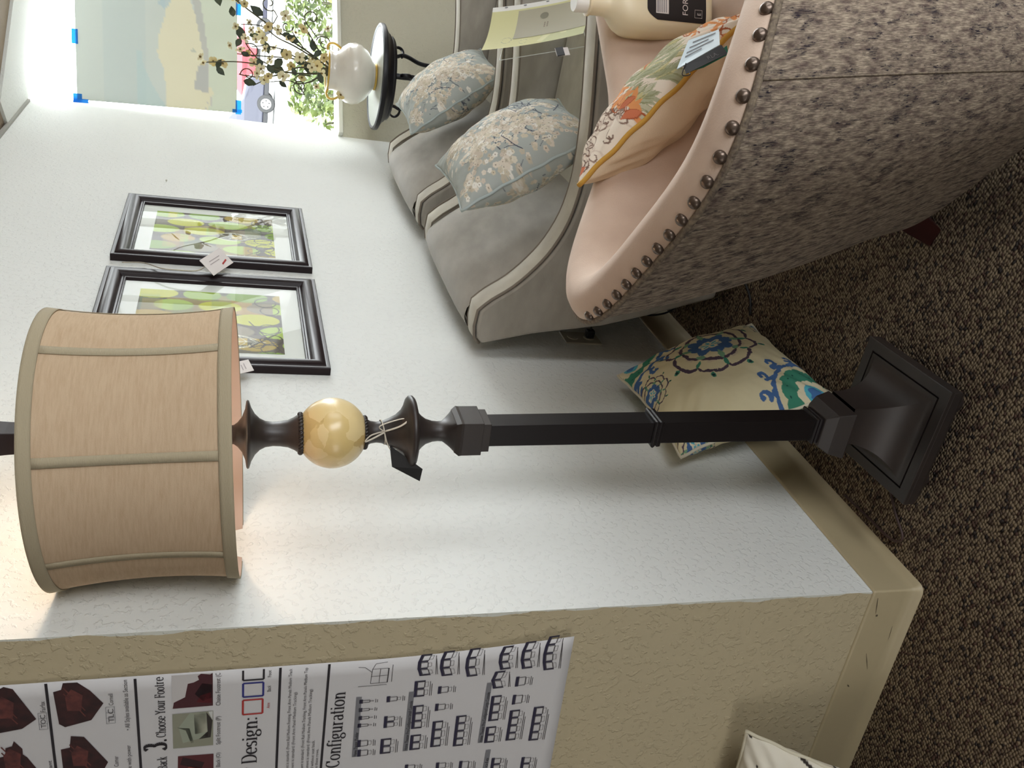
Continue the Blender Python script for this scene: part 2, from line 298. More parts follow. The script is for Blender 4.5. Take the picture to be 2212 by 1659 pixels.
M_frame=mat('dark_wood_moulding',(38,28,30),.33,.0,spec=.22)
M_mat=mat('white_mat_board',(228,232,226),.8)
M_glass=glass('picture_glass',ior=1.13); M_wglass=glass('window_glass',(.98,1,.99))
M_paper=mat('white_card',(218,210,206),.7,var=.03,vscale=30)
M_string=mat('cotton_string',(205,196,180),.8)
M_ink=mat('black_ink',(40,36,40),.8); M_greyink=mat('grey_ink',(120,120,124),.8); M_redink=mat('red_ink',(168,52,48),.8); M_blueink=mat('blue_ink',(44,48,120),.8)
M_navyink=mat('dark_navy_ink',(42,38,62),.8)
M_ceramic=mat('white_glazed_ceramic',(226,220,208),.25,var=.03,vscale=20,spec=.6,coat=.3); M_gold=mat('gold_glaze',(206,170,80),.3,.4)
M_tabletop=mat('table_disc_reflection_grey',(196,202,196),.3,spec=.6,coat=.3)  # disc top's pale grey is its reflection put into the base colour
M_plate=mat('ivory_outlet_plastic',(172,168,152),.4); M_cord=mat('black_cord_rubber',(20,19,20),.5); M_browncord=mat('brown_cord',(58,38,34),.5)
M_tape=attrmat('blue_painters_tape',.7,0,translucent=.6)
# ------------------------------------------------------------------ room shell
PWD=V((-0.99629565,-0.08599408,0)); PWN=V((.08599408,-.99629565,0))
def quadwall(name,a,b,z0,z1,mt,thick=.12,back=None):
    """wall slab from a to b (plan), thickness away from the room"""
    a=V(a).to_3d();b=V(b).to_3d();n=V(back).to_3d()*thick
    vs=[a,b,b+n,a+n]; vs=[V((p.x,p.y,z0)) for p in vs]+[V((p.x,p.y,z1)) for p in vs]
    o=obj(name,vs,[(0,3,2,1),(4,5,6,7),(0,1,5,4),(1,2,6,5),(2,3,7,6),(3,0,4,7)],mt,smooth=False); return tag(o,kind='structure')
W_END=P0+WD*5.3
tag(MB().box((-3.3,-4.2,-.06),(5.6,0,0)).box((0,0,-.06),(5.6,3.11,0)).add([(0,3.11,-.06),(5.6,3.11,-.06),(5.6,7.15,-.06),(W_END.x,W_END.y,-.06),(0,3.11,0),(5.6,3.11,0),(5.6,7.15,0),(W_END.x,W_END.y,0)],[(0,3,2,1),(4,5,6,7),(0,1,5,4),(1,2,6,5),(2,3,7,6),(3,0,4,7)]).out('floor',M_carpet),kind='structure')
MBc=MB().box((-3.3,-4.2,CZ),(5.6,0,CZ+.08)).box((0,0,CZ),(5.6,3.11,CZ+.08)).add([(0,3.11,CZ),(5.6,3.11,CZ),(5.6,7.15,CZ),(W_END.x,W_END.y,CZ),(0,3.11,CZ+.08),(5.6,3.11,CZ+.08),(5.6,7.15,CZ+.08),(W_END.x,W_END.y,CZ+.08)],[(0,3,2,1),(4,5,6,7),(0,1,5,4),(1,2,6,5),(2,3,7,6),(3,0,4,7)])
tag(MBc.out('ceiling',M_ceil),kind='structure')
# main wall: one slab; its face is x=0; outer corner at the origin
tag(obj('wall_main',[(0,0,0),(0,3.2,0),(-.03,3.2,0),(-.03,.0,0),(0,0,CZ),(0,3.2,CZ),(-.03,3.2,CZ),(-.03,0,CZ)],[(0,1,5,4),(1,2,6,5),(2,3,7,6),(3,0,4,7),(0,3,2,1),(4,5,6,7)],M_white,smooth=False),kind='structure')
e=PWD*3.2
tag(obj('wall_left',[(-.0001,-.0001,0),(e.x,e.y,0),(e.x,e.y+.12,0),(-.031,.12,0),(-.0001,-.0001,CZ),(e.x,e.y,CZ),(e.x,e.y+.12,CZ),(-.031,.12,CZ)],[(0,4,5,1),(1,5,6,2),(2,6,7,3),(3,7,4,0),(0,1,2,3),(7,6,5,4)],M_tan,smooth=False),kind='structure')
quadwall('wall_far_left',(-3.19,-.27),(-3.19,-4.2),0,CZ,M_tan,.1,(-1,0)); quadwall('wall_back',(-3.2,-4.1),(5.6,-4.1),0,CZ,M_white,.1,(0,-1)); quadwall('wall_right',(5.5,-4.1),(5.5,7.15),0,CZ,M_white,.1,(1,0))
# window wall: panel below the sill, header above, end pier
def onW(s,n,z): return P0+WD*s+WN*n+V((0,0,z))
def wbox(a,b):
    (s0,n0,z0),(s1,n1,z1)=a,b; c=[onW(s,n,z) for z in (z0,z1) for s,n in ((s0,n0),(s1,n0),(s1,n1),(s0,n1))]
    return c,[(0,3,2,1),(4,5,6,7),(0,1,5,4),(1,2,6,5),(2,3,7,6),(3,0,4,7)]
tag(MB().add(*wbox((-.02,-.12,0),(5.3,0,.885))).out('wall_window',M_under),kind='structure')
tag(MB().add(*wbox((.004,-.13,.885),(5.3,.03,.905))).out('trim_1',M_sill,bevel=.003),kind='structure')
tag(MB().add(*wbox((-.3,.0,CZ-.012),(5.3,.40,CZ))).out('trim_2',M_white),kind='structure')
tag(MB().box((0,0,CZ-.022),(.010,3.10,CZ-.008)).out('trim_3',mat('ceiling_shadow_line_grey',(150,148,140),.6)),kind='structure')  # strip coloured grey to draw the shadow line under the ceiling
wf=MB()
for s in (1.62,3.4,5.26): wf.add(*wbox((s,-.09,.905),(s+.045,-.05,CZ)))
wf.add(*wbox((.0,-.09,CZ-.02),(5.3,-.05,CZ)))
tag(wf.out('window_1',M_sill),kind='structure')
wg=obj('window_pane',[onW(.0,-.07,.905),onW(5.3,-.07,.905),onW(5.3,-.07,2.20),onW(.0,-.07,2.20)],[(0,1,2,3)],M_wglass,bpy.data.objects['window_1'],False)
# cove base along both walls with the rounded outside corner
def coveprof(h=.112): return [(0.0,h),(.0035,h-.001),(.004,h-.006),(.004,.03),(.006,.018),(.010,.010),(.017,.004),(.018,0)]
path=[]
for y in np.linspace(3.09,.0,12): path.append((V((0,y,0)),V((1,0,0))))
a0=0; a1=math.atan2(PWN.y,PWN.x)
for k in range(1,9):
    a=a1*k/9; path.append((V((0,0,0)),V((math.cos(a),math.sin(a),0))))
for t in np.linspace(0,3.1,10): path.append((PWD*t,PWN))
vs=[];fs=[];pf=coveprof()
for p,n in path:
    for x,z in pf: vs.append(p+n*(x+.0006)+V((0,0,z)))
k=len(pf)
for i in range(len(path)-1):
    for j in range(k-1): fs.append((i*k+j,i*k+j+1,(i+1)*k+j+1,(i+1)*k+j))
tag(obj('baseboard_main',vs,fs,M_base),kind='structure')
# scuffs on the cove base of the left wall
sc=MB()
for d0,z0,d1,z1,wd in ((.012,.098,.052,.088,.0011),(.056,.085,.06,.081,.003),(.16,.07,.205,.05,.0008),(.245,.087,.252,.08,.0018),(.09,.03,.13,.026,.0008)):
    a=PWD*d0+PWN*.0052+V((0,0,z0)); b=PWD*d1+PWN*.0052+V((0,0,z1)); t=(b-a).normalized(); q=t.cross(PWN)*wd
    sc.add([a-q*.4,a+(b-a)*.5-q,b-q*.3,b+q*.3,a+(b-a)*.5+q,a+q*.4],[(0,1,2,3,4,5)])
sc.out('scuff_marks',mat('dark_scuff',(90,80,62),.7),bpy.data.objects['baseboard_main'],label='short dark scuffs on the tan cove base')
# a pin left in the wall
pn=MB().sphere((.006,2.21,1.60),.0035).tube([(0,2.21,1.60),(.006,2.21,1.60)],.001); tag(pn.out('push_pin',M_sill,smooth=True),'tiny white pin stuck alone in the white wall between pictures and window','pin')
# outlet with plug
ol=emp('wall_outlet',(0,1.105,.378),'ivory wall outlet plate low on the white wall behind the grey armchair','outlet')
mb=MB().box((0,-.037,-.058),(.005,.037,.058)); mb.out('cover_plate',M_plate,ol,bevel=.003)
for zz in (.026,-.026):
    MB().lathe([(.0,0),(.0165,0),(.0165,.002),(0,.002)],24).xf(Matrix.Translation((.005,0,zz))@Matrix.Rotation(R(90),4,'Y')).out('socket',M_plate,ol)
pl=MB().box((.0075,1.094,.339),(.032,1.116,.365)); p=spline([(.03,1.105,.352),(.075,1.10,.345),(.085,1.12,.27),(.05,1.2,.1),(.06,1.25,.006),(.2,1.14,.005),(.30,1.02,.005),(.27,.90,.005),(.22,.86,.005)],60)
pc=emp('power_cord',(.02,1.105,.352),'black plug and cord in the wall outlet running down to the carpet','cord')
MB().add([v-V((.02,1.105,.352)) for v in pl.v],pl.f).out('plug',M_cord,pc,bevel=.004); MB().tube([q-V((.02,1.105,.352)) for q in p],.0032).out('cable',M_cord,pc,smooth=True)
# ------------------------------------------------------------------ floor lamp
rh=V((.8644,.5028,0)); fh=V((-.5028,.8644,0))
axis=(-rh*math.tan(R(1.75))+fh*math.tan(R(1.9))+V((0,0,1))).normalized()
lrot=V((0,0,1)).rotation_difference(axis)
LB=V((.297,.202,0))-rh*.010
lampM=Matrix.Translation(LB)@lrot.to_matrix().to_4x4()@Matrix.Rotation(R(2.4),4,'Z')
lamp=emp('floor_lamp',label='tall dark bronze floor lamp with linen drum shade and shell globe by the pale wall',cat='floor lamp',mtx=Matrix.Translation(LB))
def LP(mb,name,mt,smooth=False,par=None,**k):
    M=Matrix.Translation(-LB)@lampM; mb.xf(M); return mb.out(name,mt,par or lamp,smooth,**k)
# square plinth with recessed underside, stands flat on the carpet
mb=MB().sqloft([(.112,.008),(.122,.012),(.130,.026),(.130,.0445)])
mb.xf(Matrix.Rotation(R(2.4),4,'Z')).xf(Matrix.Translation(V((.297,.202,.0145))-LB)); mb.out('base_plate',M_bronze,lamp,bevel=.0015)
mb=MB()
h=.090
for sx,sy in ((1,1),(1,-1),(-1,1),(-1,-1)):
    q=MB().lathe([(.0,0),(.016,0),(.022,.008),(.022,.022),(.018,.036),(0,.036)],20).xf(Matrix.Rotation(R(2.4),4,'Z')@Matrix.Translation((sx*h,sy*h,0))).xf(Matrix.Translation(V((.297,.202,0))-LB)); q.out('foot',M_bronze,lamp,smooth=True,sharp=40)
# groove line, cove pyramid, block
prof=[(.130,.058),(.130,.0655),(.1285,.067),(.1065,.067),(.1065,.061),(.1025,.061),(.1025,.067)]
for i in range(15):
    a=i/14*math.pi/2; prof.append((.0395+.063*(1-math.sin(a)),.067+.122*(1-math.cos(a))**.9+.0))
mb=MB().sqloft(prof,sub=1,cap=False); mb.xf(Matrix.Translation(V((.297,.202,0))-LB)@Matrix.Rotation(R(2.4),4,'Z')); mb.out('cove_pyramid',M_bronze,lamp,smooth=True,sharp=30)
LP(MB().sqloft([(.0505,.187),(.0515,.19),(.044,.222),(.036,.236),(.032,.243)]),'base_block',M_bronze,bevel=.0015)
LP(MB().sqloft([(.0235,.23),(.0215,.94)]),'post',M_black,bevel=.0012)
for z in (.604,.25):
    LP(MB().sqloft([(.0235,z-.013),(.027,z-.011),(.0275,z-.004),(.0255,z-.002),(.0275,z+.001),(.029,z+.005),(.027,z+.008),(.023,z+.009)]),'collar',M_black,bevel=.0008)
LP(MB().sqloft([(.0285,.934),(.0285,.949),(.033,.949),(.033,.985),(.0335,.990),(.0285,.9985)]),'capital_block',M_bronze,bevel=.001)
# square-to-round flare up to the lower dish
def sq2round(sec,n=48):
    vs=[];fs=[]
    for h,z,k in sec:
        for i in range(n):
            a=2*math.pi*i/n+.0001; c,s_=math.cos(a),math.sin(a); e=2+18*(1-k)
            rr=(abs(c)**e+abs(s_)**e)**(-1/e); vs.append((h*rr*c,h*rr*s_,z))
    for q in range(len(sec)-1):
        for i in range(n): j=(i+1)%n; fs.append((q*n+i,q*n+j,(q+1)*n+j,(q+1)*n+i))
    return MB().add(vs,fs)
LP(sq2round([(.0285,.998,0),(.0245,1.003,.35),(.0205,1.010,.8),(.0185,1.018,1),(.018,1.026,1),(.019,1.036,1),(.023,1.048,1),(.029,1.056,1),(.0375,1.0635,1),(.046,1.068,1)]),'lower_neck',M_bronze,smooth=True)
LP(MB().lathe([(0,1.064),(.05,1.066),(.061,1.069),(.0645,1.0725),(.0645,1.0775),(.061,1.081),(.05,1.085),(.040,1.091),(.031,1.101),(.0245,1.114),(.0195,1.127),(.0185,1.136),(.020,1.146),(.0235,1.152),(0,1.152)],56),'lower_dish',M_bronze,smooth=True,sharp=60)
def rope(z,r):
    mb=MB()
    for i in range(30):
        a=2*math.pi*i/30; mb.sphere((r*math.cos(a),r*math.sin(a),z),.0042,.0028,.0052,8,6,Matrix.Rotation(a,3,'Z')@Matrix.Rotation(.55,3,'X'))
    return mb.lathe([(0,z-.004),(r,z-.004),(r+.0015,z),(r,z+.004),(0,z+.004)],40)
LP(rope(1.156,.0265),'rope_ring',M_bronze,smooth=True); LP(rope(1.266,.0335),'rope_ring',M_bronze,smooth=True)
g=[]
for i in range(25):
    a=R(-62+i*124/24); g.append((.0615*math.cos(a)*1.0,1.2115+.0615*math.sin(a)*.985))
LP(MB().lathe([(0,g[0][1])]+g+[(0,g[-1][1])],56),'shell_globe',M_shell,smooth=True,sharp=50)
LP(MB().lathe([(0,1.266),(.0325,1.270),(.028,1.277),(.0235,1.287),(.0215,1.300),(.0208,1.312),(.0225,1.324),(.027,1.333),(.035,1.341),(.046,1.347),(.0575,1.3505),(.0585,1.353),(.056,1.355),(.043,1.357),(.030,1.362),(.021,1.369),(.0165,1.375),(.016,1.379),(0,1.379)],56),'upper_neck',M_bronze,smooth=True,sharp=60)
LP(MB().lathe([(0,1.377),(.0135,1.377),(.0135,1.43),(.018,1.432),(.018,1.47),(0,1.47)],24),'socket_stem',M_black,smooth=True,sharp=40)
mt,nt,b=NT('warm_bulb'); b.inputs['Emission Color'].default_value=(1,.72,.42,1); b.inputs['Emission Strength'].default_value=5; M_bulb=mt
LP(MB().lathe([(0,1.47),(.014,1.47),(.016,1.485),(.028,1.515),(.030,1.535),(.024,1.555),(.012,1.566),(0,1.568)],24),'bulb',M_bulb,smooth=True)
mb=MB()
for s in (1,-1): mb.tube(spline([(.010*s,0,1.44),(.045*s,0,1.46),(.06*s,0,1.53),(.045*s,0,1.62),(0,0,1.668)],20),.0018)
LP(mb,'harp',M_black,smooth=True)
LP(MB().sqloft([(.006,1.662),(.017,1.672),(.0185,1.69),(.0195,1.715),(.0225,1.76),(.026,1.80),(.021,1.812),(.004,1.83)]),'finial',mat('dark_red_wood_finial',(40,24,26),.4,c2=(26,20,24),vscale=12),bevel=.0015)
# shade: waisted drum, eight panels
SH=Matrix.Translation(-LB)@lampM@Matrix.Translation(lampM.to_3x3().inverted()@(-rh*.012))@Matrix.Translation((0,0,1.369))@Matrix.Rotation(R(1.2),4,lampM.to_3x3().inverted()@(-rh))@Matrix.Rotation(R(1.3),4,lampM.to_3x3().inverted()@(-fh))
def rs(t): return .2245+(-.0005)*t-.0105*(1-(2*t-1)**2)
HS=.281
def sheet(r0f,off,name,mt,z0=0,z1=1,n=96,k=14,a0=0,a1=2*math.pi,parent=None,th=None,label=None):
    vs=[];fs=[]; closed=abs(a1-a0-2*math.pi)<1e-6; N=n if closed else n+1
    for q in range(k+1):
        t=z0+(z1-z0)*q/k
        for i in range(N):
            a=a0+(a1-a0)*i/n; vs.append(SH@V(((r0f(t)+off)*math.cos(a),(r0f(t)+off)*math.sin(a),HS*t)))
    for q in range(k):
        for i in range(n): j=(i+1)%N; fs.append((q*N+i,q*N+j,(q+1)*N+j,(q+1)*N+i))
    o=obj(name,vs,fs,mt,parent,label=label)
    if th: s=o.modifiers.new('thick','SOLIDIFY'); s.thickness=th; s.offset=1
    return o
shade=sheet(rs,0,'shade',M_shade,parent=lamp)
sheet(rs,-.0012,'shade_lining',M_lining,parent=shade)
sheet(rs,.0008,'bottom_trim',M_trim,-.004,.066,k=4,parent=shade,th=.0016,label='olive ribbed tape on the bottom rim')
sheet(rs,.0008,'top_trim',M_trim,.936,1.004,k=4,parent=shade,th=.0016,label='olive ribbed tape on the top rim')
va=math.atan2((-fh).y,(-fh).x)-R(2.4)
for i in range(8):
    a=va-R(1.5)+i*math.pi/4; w_=.0075/.222
    sheet(rs,.0006,'seam_tape',M_trim,.05,.95,n=2,a0=a-w_,a1=a+w_,parent=shade,th=.0012,k=14)
mb=MB()
for i in range(3):
    a=va+i*2*math.pi/3+.4; mb.tube([SH@V((0,0,HS*.99)),SH@V((.2*math.cos(a),.2*math.sin(a),HS*.985)),SH@V((.222*math.cos(a),.222*math.sin(a),HS*.99))],.0017)
mb.out('shade_spider',M_black,shade,smooth=True)
pl_=bpy.data.lights.new('lamp_bulb_light','POINT'); pl_.energy=2.2; pl_.color=(1,.78,.56); pl_.shadow_soft_size=.03
po=bpy.data.objects.new('lamp_bulb_light',pl_); COL.objects.link(po); po.location=lampM@V((0,0,1.60))
# cord behind the base
c=spline([(.165,.18,.03),(.135,.165,.008),(.10,.128,.005),(.07,.085,.005),(.045,.11,.005),(.04,.2,.005),(.035,.28,.005)],40)
MB().tube([p-LB for p in c],.003).out('lamp_cord',M_browncord,lamp,smooth=True)
# black price tag tied round the lamp neck with white string
tg=emp('price_tag',lampM@V((0,0,1.12)),'black price tag tied with white string round the neck of the floor lamp','tag')
To=tg.location
def lw(a,r,z): # around the lamp axis, angle 0 towards camera, positive to picture-right of upright view
    dirn=(-fh*math.cos(a)+rh*math.sin(a)); return (lampM@V((0,0,z)))+dirn*r-To
mb=MB().tube([lw(a,.0215,1.1245+.004*math.sin(a*1.0)) for a in np.linspace(0,2*math.pi,40,endpoint=False)],.0012,closed=True,flat=1)
mb.tube(spline([lw(.1,.023,1.126),lw(.35,.035,1.135),lw(.7,.036,1.10),lw(.55,.045,1.086),lw(.3,.04,1.10),lw(.1,.024,1.124)],30),.0016,flat=.5)
mb.tube(spline([lw(.1,.023,1.126),lw(-.1,.036,1.150),lw(-.35,.04,1.160),lw(-.3,.034,1.148),lw(.0,.024,1.126)],30),.0016,flat=.5)
mb.tube(spline([lw(-.1,.022,1.124),lw(-.9,.026,1.118),lw(-1.5,.034,1.108)],14),.0010)
mb.out('string',M_string,tg,smooth=True)
ca,cb,cc,cd=lw(-1.32,.024,1.112),lw(-1.38,.062,1.108),lw(-1.28,.090,1.061),lw(-1.1,.072,1.058)
nn=((cb-ca).cross(cd-ca)).normalized()*.0006
MB().add([ca-nn,cb-nn,cc-nn,cd-nn,ca+nn,cb+nn,cc+nn,cd+nn],[(0,1,2,3),(7,6,5,4),(0,4,5,1),(1,5,6,2),(2,6,7,3),(3,7,4,0)]).out('card',mat('black_card',(22,24,26),.5),tg)
mb=MB()
for s in (1.8,-1.8):
    q=[ca.lerp(cc,.5)+(p-ca.lerp(cc,.5))*.62 for p in (ca,cb,cc,cd)]
    mb.tube([p+nn*s for p in q],.0004,n=4,closed=True)
mb.out('printed_border',M_greyink,tg)
# ------------------------------------------------------------------ framed pictures
def artprint(seed,kind):
    P=Paint(230,150,.365,.345,(92,84,72))  # X = down the picture, Y = across from right to left
    # blocks of ground colour
    g=[(146,132,84),(96,92,86),(172,146,88),(116,110,96)]
    r2=random.Random(seed)
    for _ in range(9):
        x=r2.uniform(0,.3);y=r2.uniform(0,.3);w_=r2.uniform(.06,.14);h_=r2.uniform(.07,.14); P.put((P.X>x)&(P.X<x+w_)&(P.Y>y)&(P.Y<y+h_),g[r2.randrange(4)])
    lime=[(150,178,70),(168,192,92),(128,160,66),(186,190,56),(170,148,66)]
    rowh=.070
    for k in range(-1,8):
        y=.02+k*rowh; x=(k%2)*.06-.03+r2.uniform(-.01,.01); i=0
        while x<.42:
            L=r2.choice((.10,.112,.125)); c=lime[(k*3+i*2+seed)%5]
            if (k*5+i*3+seed)%7==0: c=(142,134,112)
            P.ell(x+L/2,y,L/2,.034,0,c)
            P.ell(x+L/2,y,L/2*.95,.0315,0,tuple(min(255,v+10) for v in c),a=.5)
            mk=(P.X>x+L*.55)&(P.X<x+L*.8); X=(P.X-x-L/2)/(L/2); mk&=(X*X+((P.Y-y)/.034)**2<1)
            if (k+i)%3==0: P.put(mk,lime[(k+i+3)%5])
            x+=L+.012; i+=1
    # rectangular tint patches
    for _ in range(7):
        x=r2.uniform(0,.3);y=r2.uniform(0,.3); P.put((P.X>x)&(P.X<x+.05)&(P.Y>y)&(P.Y<y+.09),r2.choice([(196,196,72),(186,158,92),(120,150,104)]),.35)
    # drawn leaf with white veins
    lx,ly=(.245,.285) if kind else (.235,.19)
    P.lens(lx,ly,.062,.030,0,(110,106,88)); P.put((P.X>lx)&(P.X<lx+.03)&(np.abs(P.Y-ly)<.02),(200,176,84),.8)
    for f in (1.,.88): P.lens(lx,ly,.066*f,.036*f,0,(224,226,206),ring=.09)
    P.line([(lx-.066,ly),(lx+.075,ly)],.0018,(224,226,206))
    for t in (-.035,-.012,.011,.034):
        for s in (1,-1): P.line([(lx+t,ly+s*.024*(1-(t/.066)**2)),(lx+t+.018,ly)],.0018,(224,226,206))
    # dark scroll lattice towards the foot
    for cx,cy,r_0 in ((.325,.05,.03),(.335,.10,.026),(.33,.21,.028),(.335,.27,.03),(.33,.32,.024),(.30,.30,.018)) :
        P.ell(cx,cy,r_0,c=(70,64,62),ring=.12)
    for _ in range(5): P.line([(.28,r2.uniform(.15,.34)),(.36,r2.uniform(.15,.34))],.0035,(74,68,66))
    return P
M_print=attrmat('printed_artwork',.6,0)
def picture(y0,y1,z0,z1,label,seed,kind):
    D=.022; root=emp('framed_picture',(0,(y0+y1)/2,(z0+z1)/2),label,'picture','pair of framed leaf prints'); o=root.location
    # moulding profile: inward distance, height from wall
    pf=[(0,.001),(0,D-.002),(.002,D),(.006,D),(.010,D-.001),(.014,D+.003),(.024,D+.006),(.034,D+.004),(.041,D-.003),(.045,D-.008),(.049,D-.009),(.052,D-.006),(.055,D-.007),(.056,D-.013),(.056,.002)]
    vs=[];fs=[]
    for q,(cy,cz,sy,sz) in enumerate(((y0,z0,1,1),(y1,z0,-1,1),(y1,z1,-1,-1),(y0,z1,1,-1))):
        for a,hh in pf: vs.append(V((hh,cy+sy*a,cz+sz*a))-o)
    k=len(pf)
    for q in range(4):
        for j in range(k-1): n2=(q+1)%4; fs.append((q*k+j,n2*k+j,n2*k+j+1,q*k+j+1))
    obj('frame',vs,fs,M_frame,root,smooth=True,sharp=35)
    iy0,iy1,iz0,iz1=y0+.055,y1-.055,z0+.055,z1-.055
    MB().box((.0035,iy0,iz0),(.0055,iy1,iz1)).xf(Matrix.Translation(-o)).out('mat_board',M_mat,root)
    P=artprint(seed,kind); ay0,ay1,az0,az1=iy0+.035,iy1-.05,z0+.105,z1-.097
    n=230*150; X=P.X/.365;Y=P.Y/.345
    vs=np.stack([np.full(n,.0062),(ay1-(ay1-ay0)*Y).ravel(),(az1-(az1-az0)*X).ravel()],1)-np.array(o)
    i=np.arange(n).reshape(150,230); F=np.stack([i[:-1,:-1],i[:-1,1:],i[1:,1:],i[1:,:-1]],-1).reshape(-1,4); obj('art_print',vs,F,M_print,root,col=P.flat())
    obj('glazing',[V(p)-o for p in ((.0105,iy0,iz0),(.0105,iy1,iz0),(.0105,iy1,iz1),(.0105,iy0,iz1))],[(0,1,2,3)],M_glass,root,False)
    return root
picture(.833,1.375,1.14,1.705,'framed green leaf print half hidden behind the lampshade, nearer the lamp',3,1)
picture(1.461,1.992,1.14,1.705,'framed green leaf print in full view, nearer the window',5,0)
def tagcard(loc,u,v,name,label,strpts,ink=True):
    t=emp(name,loc,label,'tag'); loc=V(loc); u=V(u);v=V(v); n=u.cross(v).normalized()*.0005
    q=[-u-v,u-v,u+v,-u+v]; MB().add([p-n for p in q]+[p+n for p in q],[(3,2,1,0),(4,5,6,7),(0,1,5,4),(1,2,6,5),(2,3,7,6),(3,0,4,7)]).out('card',M_paper,t)
    if strpts: MB().tube([V(p)-loc for p in spline(strpts,30)],.0022,flat=.4).out('string',M_string,t,smooth=True)
    mb=MB(); mr=MB()
    for i,(a,b,c) in enumerate(((-.5,.5,.35),(-.6,.3,.05))):
        for s in (1,-1): 
            A_=u*a+v*c+n*2*s;B_=u*b+v*c+n*2*s; mb.add([A_-v*.04,B_-v*.04,B_+v*.04,A_+v*.04],[(0,1,2,3)])
    for s in (1,-1): A_=u*.2-v*.55+n*2*s;B_=u*.7-v*.35+n*2*s; mr.add([A_-v*.09,B_-v*.09,B_+v*.09,A_+v*.09],[(0,1,2,3)])
    mb.out('pencil_lines',mat('pencil',(160,150,150),.8) if 'pencil' not in bpy.data.materials else bpy.data.materials['pencil'],t); mr.out('red_price',M_redink,t)
    return t
tagcard((.049,1.39,1.4165),(0,.052,-.026),(.010,.027,.020),'price_tag','white card price tag on string hanging between the two framed prints',[(.047,1.35,1.448),(.042,1.33,1.47),(.040,1.332,1.52),(.036,1.345,1.56),(.030,1.39,1.61),(.010,1.43,1.67)])
tagcard((.046,.779,1.352),(0,.026,.006),(0,.012,-.022),'price_tag','white card price tag corner peeking below the lampshade beside the left framed print',[(.046,.80,1.37),(.035,.83,1.42),(.02,.828,1.5)])
# ------------------------------------------------------------------ wall chart (big printed poster on the tan wall)
def PS(d,z,off=0.):
    """poster sheet: distance from the corner, height -> point (foot of the sheet curls off the wall)"""
    k=max(0,(1.14-z)/.38); lift=.007+.011*k**2*(1.0-.35*min(1,max(0,(d-.08)/.35)))
    d2=d-.034*k**1.7*max(0,1-(d-.08)/.3)
    return PWD*(d2-.003)+PWN*(lift+off)+V((0,0,z))
po_=PS(.4,1.3); chart=emp('wall_chart',po_,'large white printed furniture chart hanging on the tan wall, bottom corner curling','poster')
zt,zb=2.02,.77; dl,dr=.085,.82; nu,nv=24,60
vs=[];fs=[]
for j in range(nv+1):
    for i in range(nu+1):
        d=dl+(dr-dl)*i/nu; z=zb+(zt-zb)*j/nv - .052*(d-dl)*(1-j/nv); vs.append(PS(d,z)-po_)
for j in range(nv):
    for i in range(nu): a=j*(nu+1)+i; fs.append((a,a+nu+1,a+nu+2,a+1))
sh=obj('sheet',vs,fs,mat('poster_paper',(203,201,201),.55,spec=.4),chart); s_=sh.modifiers.new('t','SOLIDIFY'); s_.thickness=.0008; s_.offset=-1
INK=.0012
def prect(mb,d0,z0,d1,z1,sl=0.,steps=1):
    n=max(1,int(abs(z1-z0)/.02)+steps-1)
    for i in range(n):
        a=z0+(z1-z0)*i/n;b=z0+(z1-z0)*(i+1)/n
        mb.add([PS(d0,a,INK)-po_,PS(d1,a+sl*(d0-d1),INK)-po_,PS(d1,b+sl*(d0-d1),INK)-po_,PS(d0,b,INK)-po_],[(0,1,2,3)])
def ppoly(mb,pts,lvl=0): mb.add([PS(d,z,INK+lvl*.0003)-po_ for d,z in pts],[tuple(range(len(pts)))])
def pline(mb,d0,z0,d1,z1,w_=.001,lvl=0):
    L=math.hypot(d1-d0,z1-z0)+1e-9; nx,nz=-(z1-z0)/L*w_/2,(d1-d0)/L*w_/2
    ppoly(mb,[(d0+nx,z0+nz),(d1+nx,z1+nz),(d1-nx,z1-nz),(d0-nx,z0-nz)],lvl)
# rules
mb=MB()
for d0,z0,z8 in ((.0863,1.6404,1.6328-.0),(.0888,1.5131,1.5055),(.0868,1.2888,1.2843),(.0866,1.2082,1.2058)):
    sl=(z8-z0)/.2; pline(mb,d0,z0,.80,z0+sl*(.80-d0),.0042)
mb.out('ruled_line',M_ink,chart)
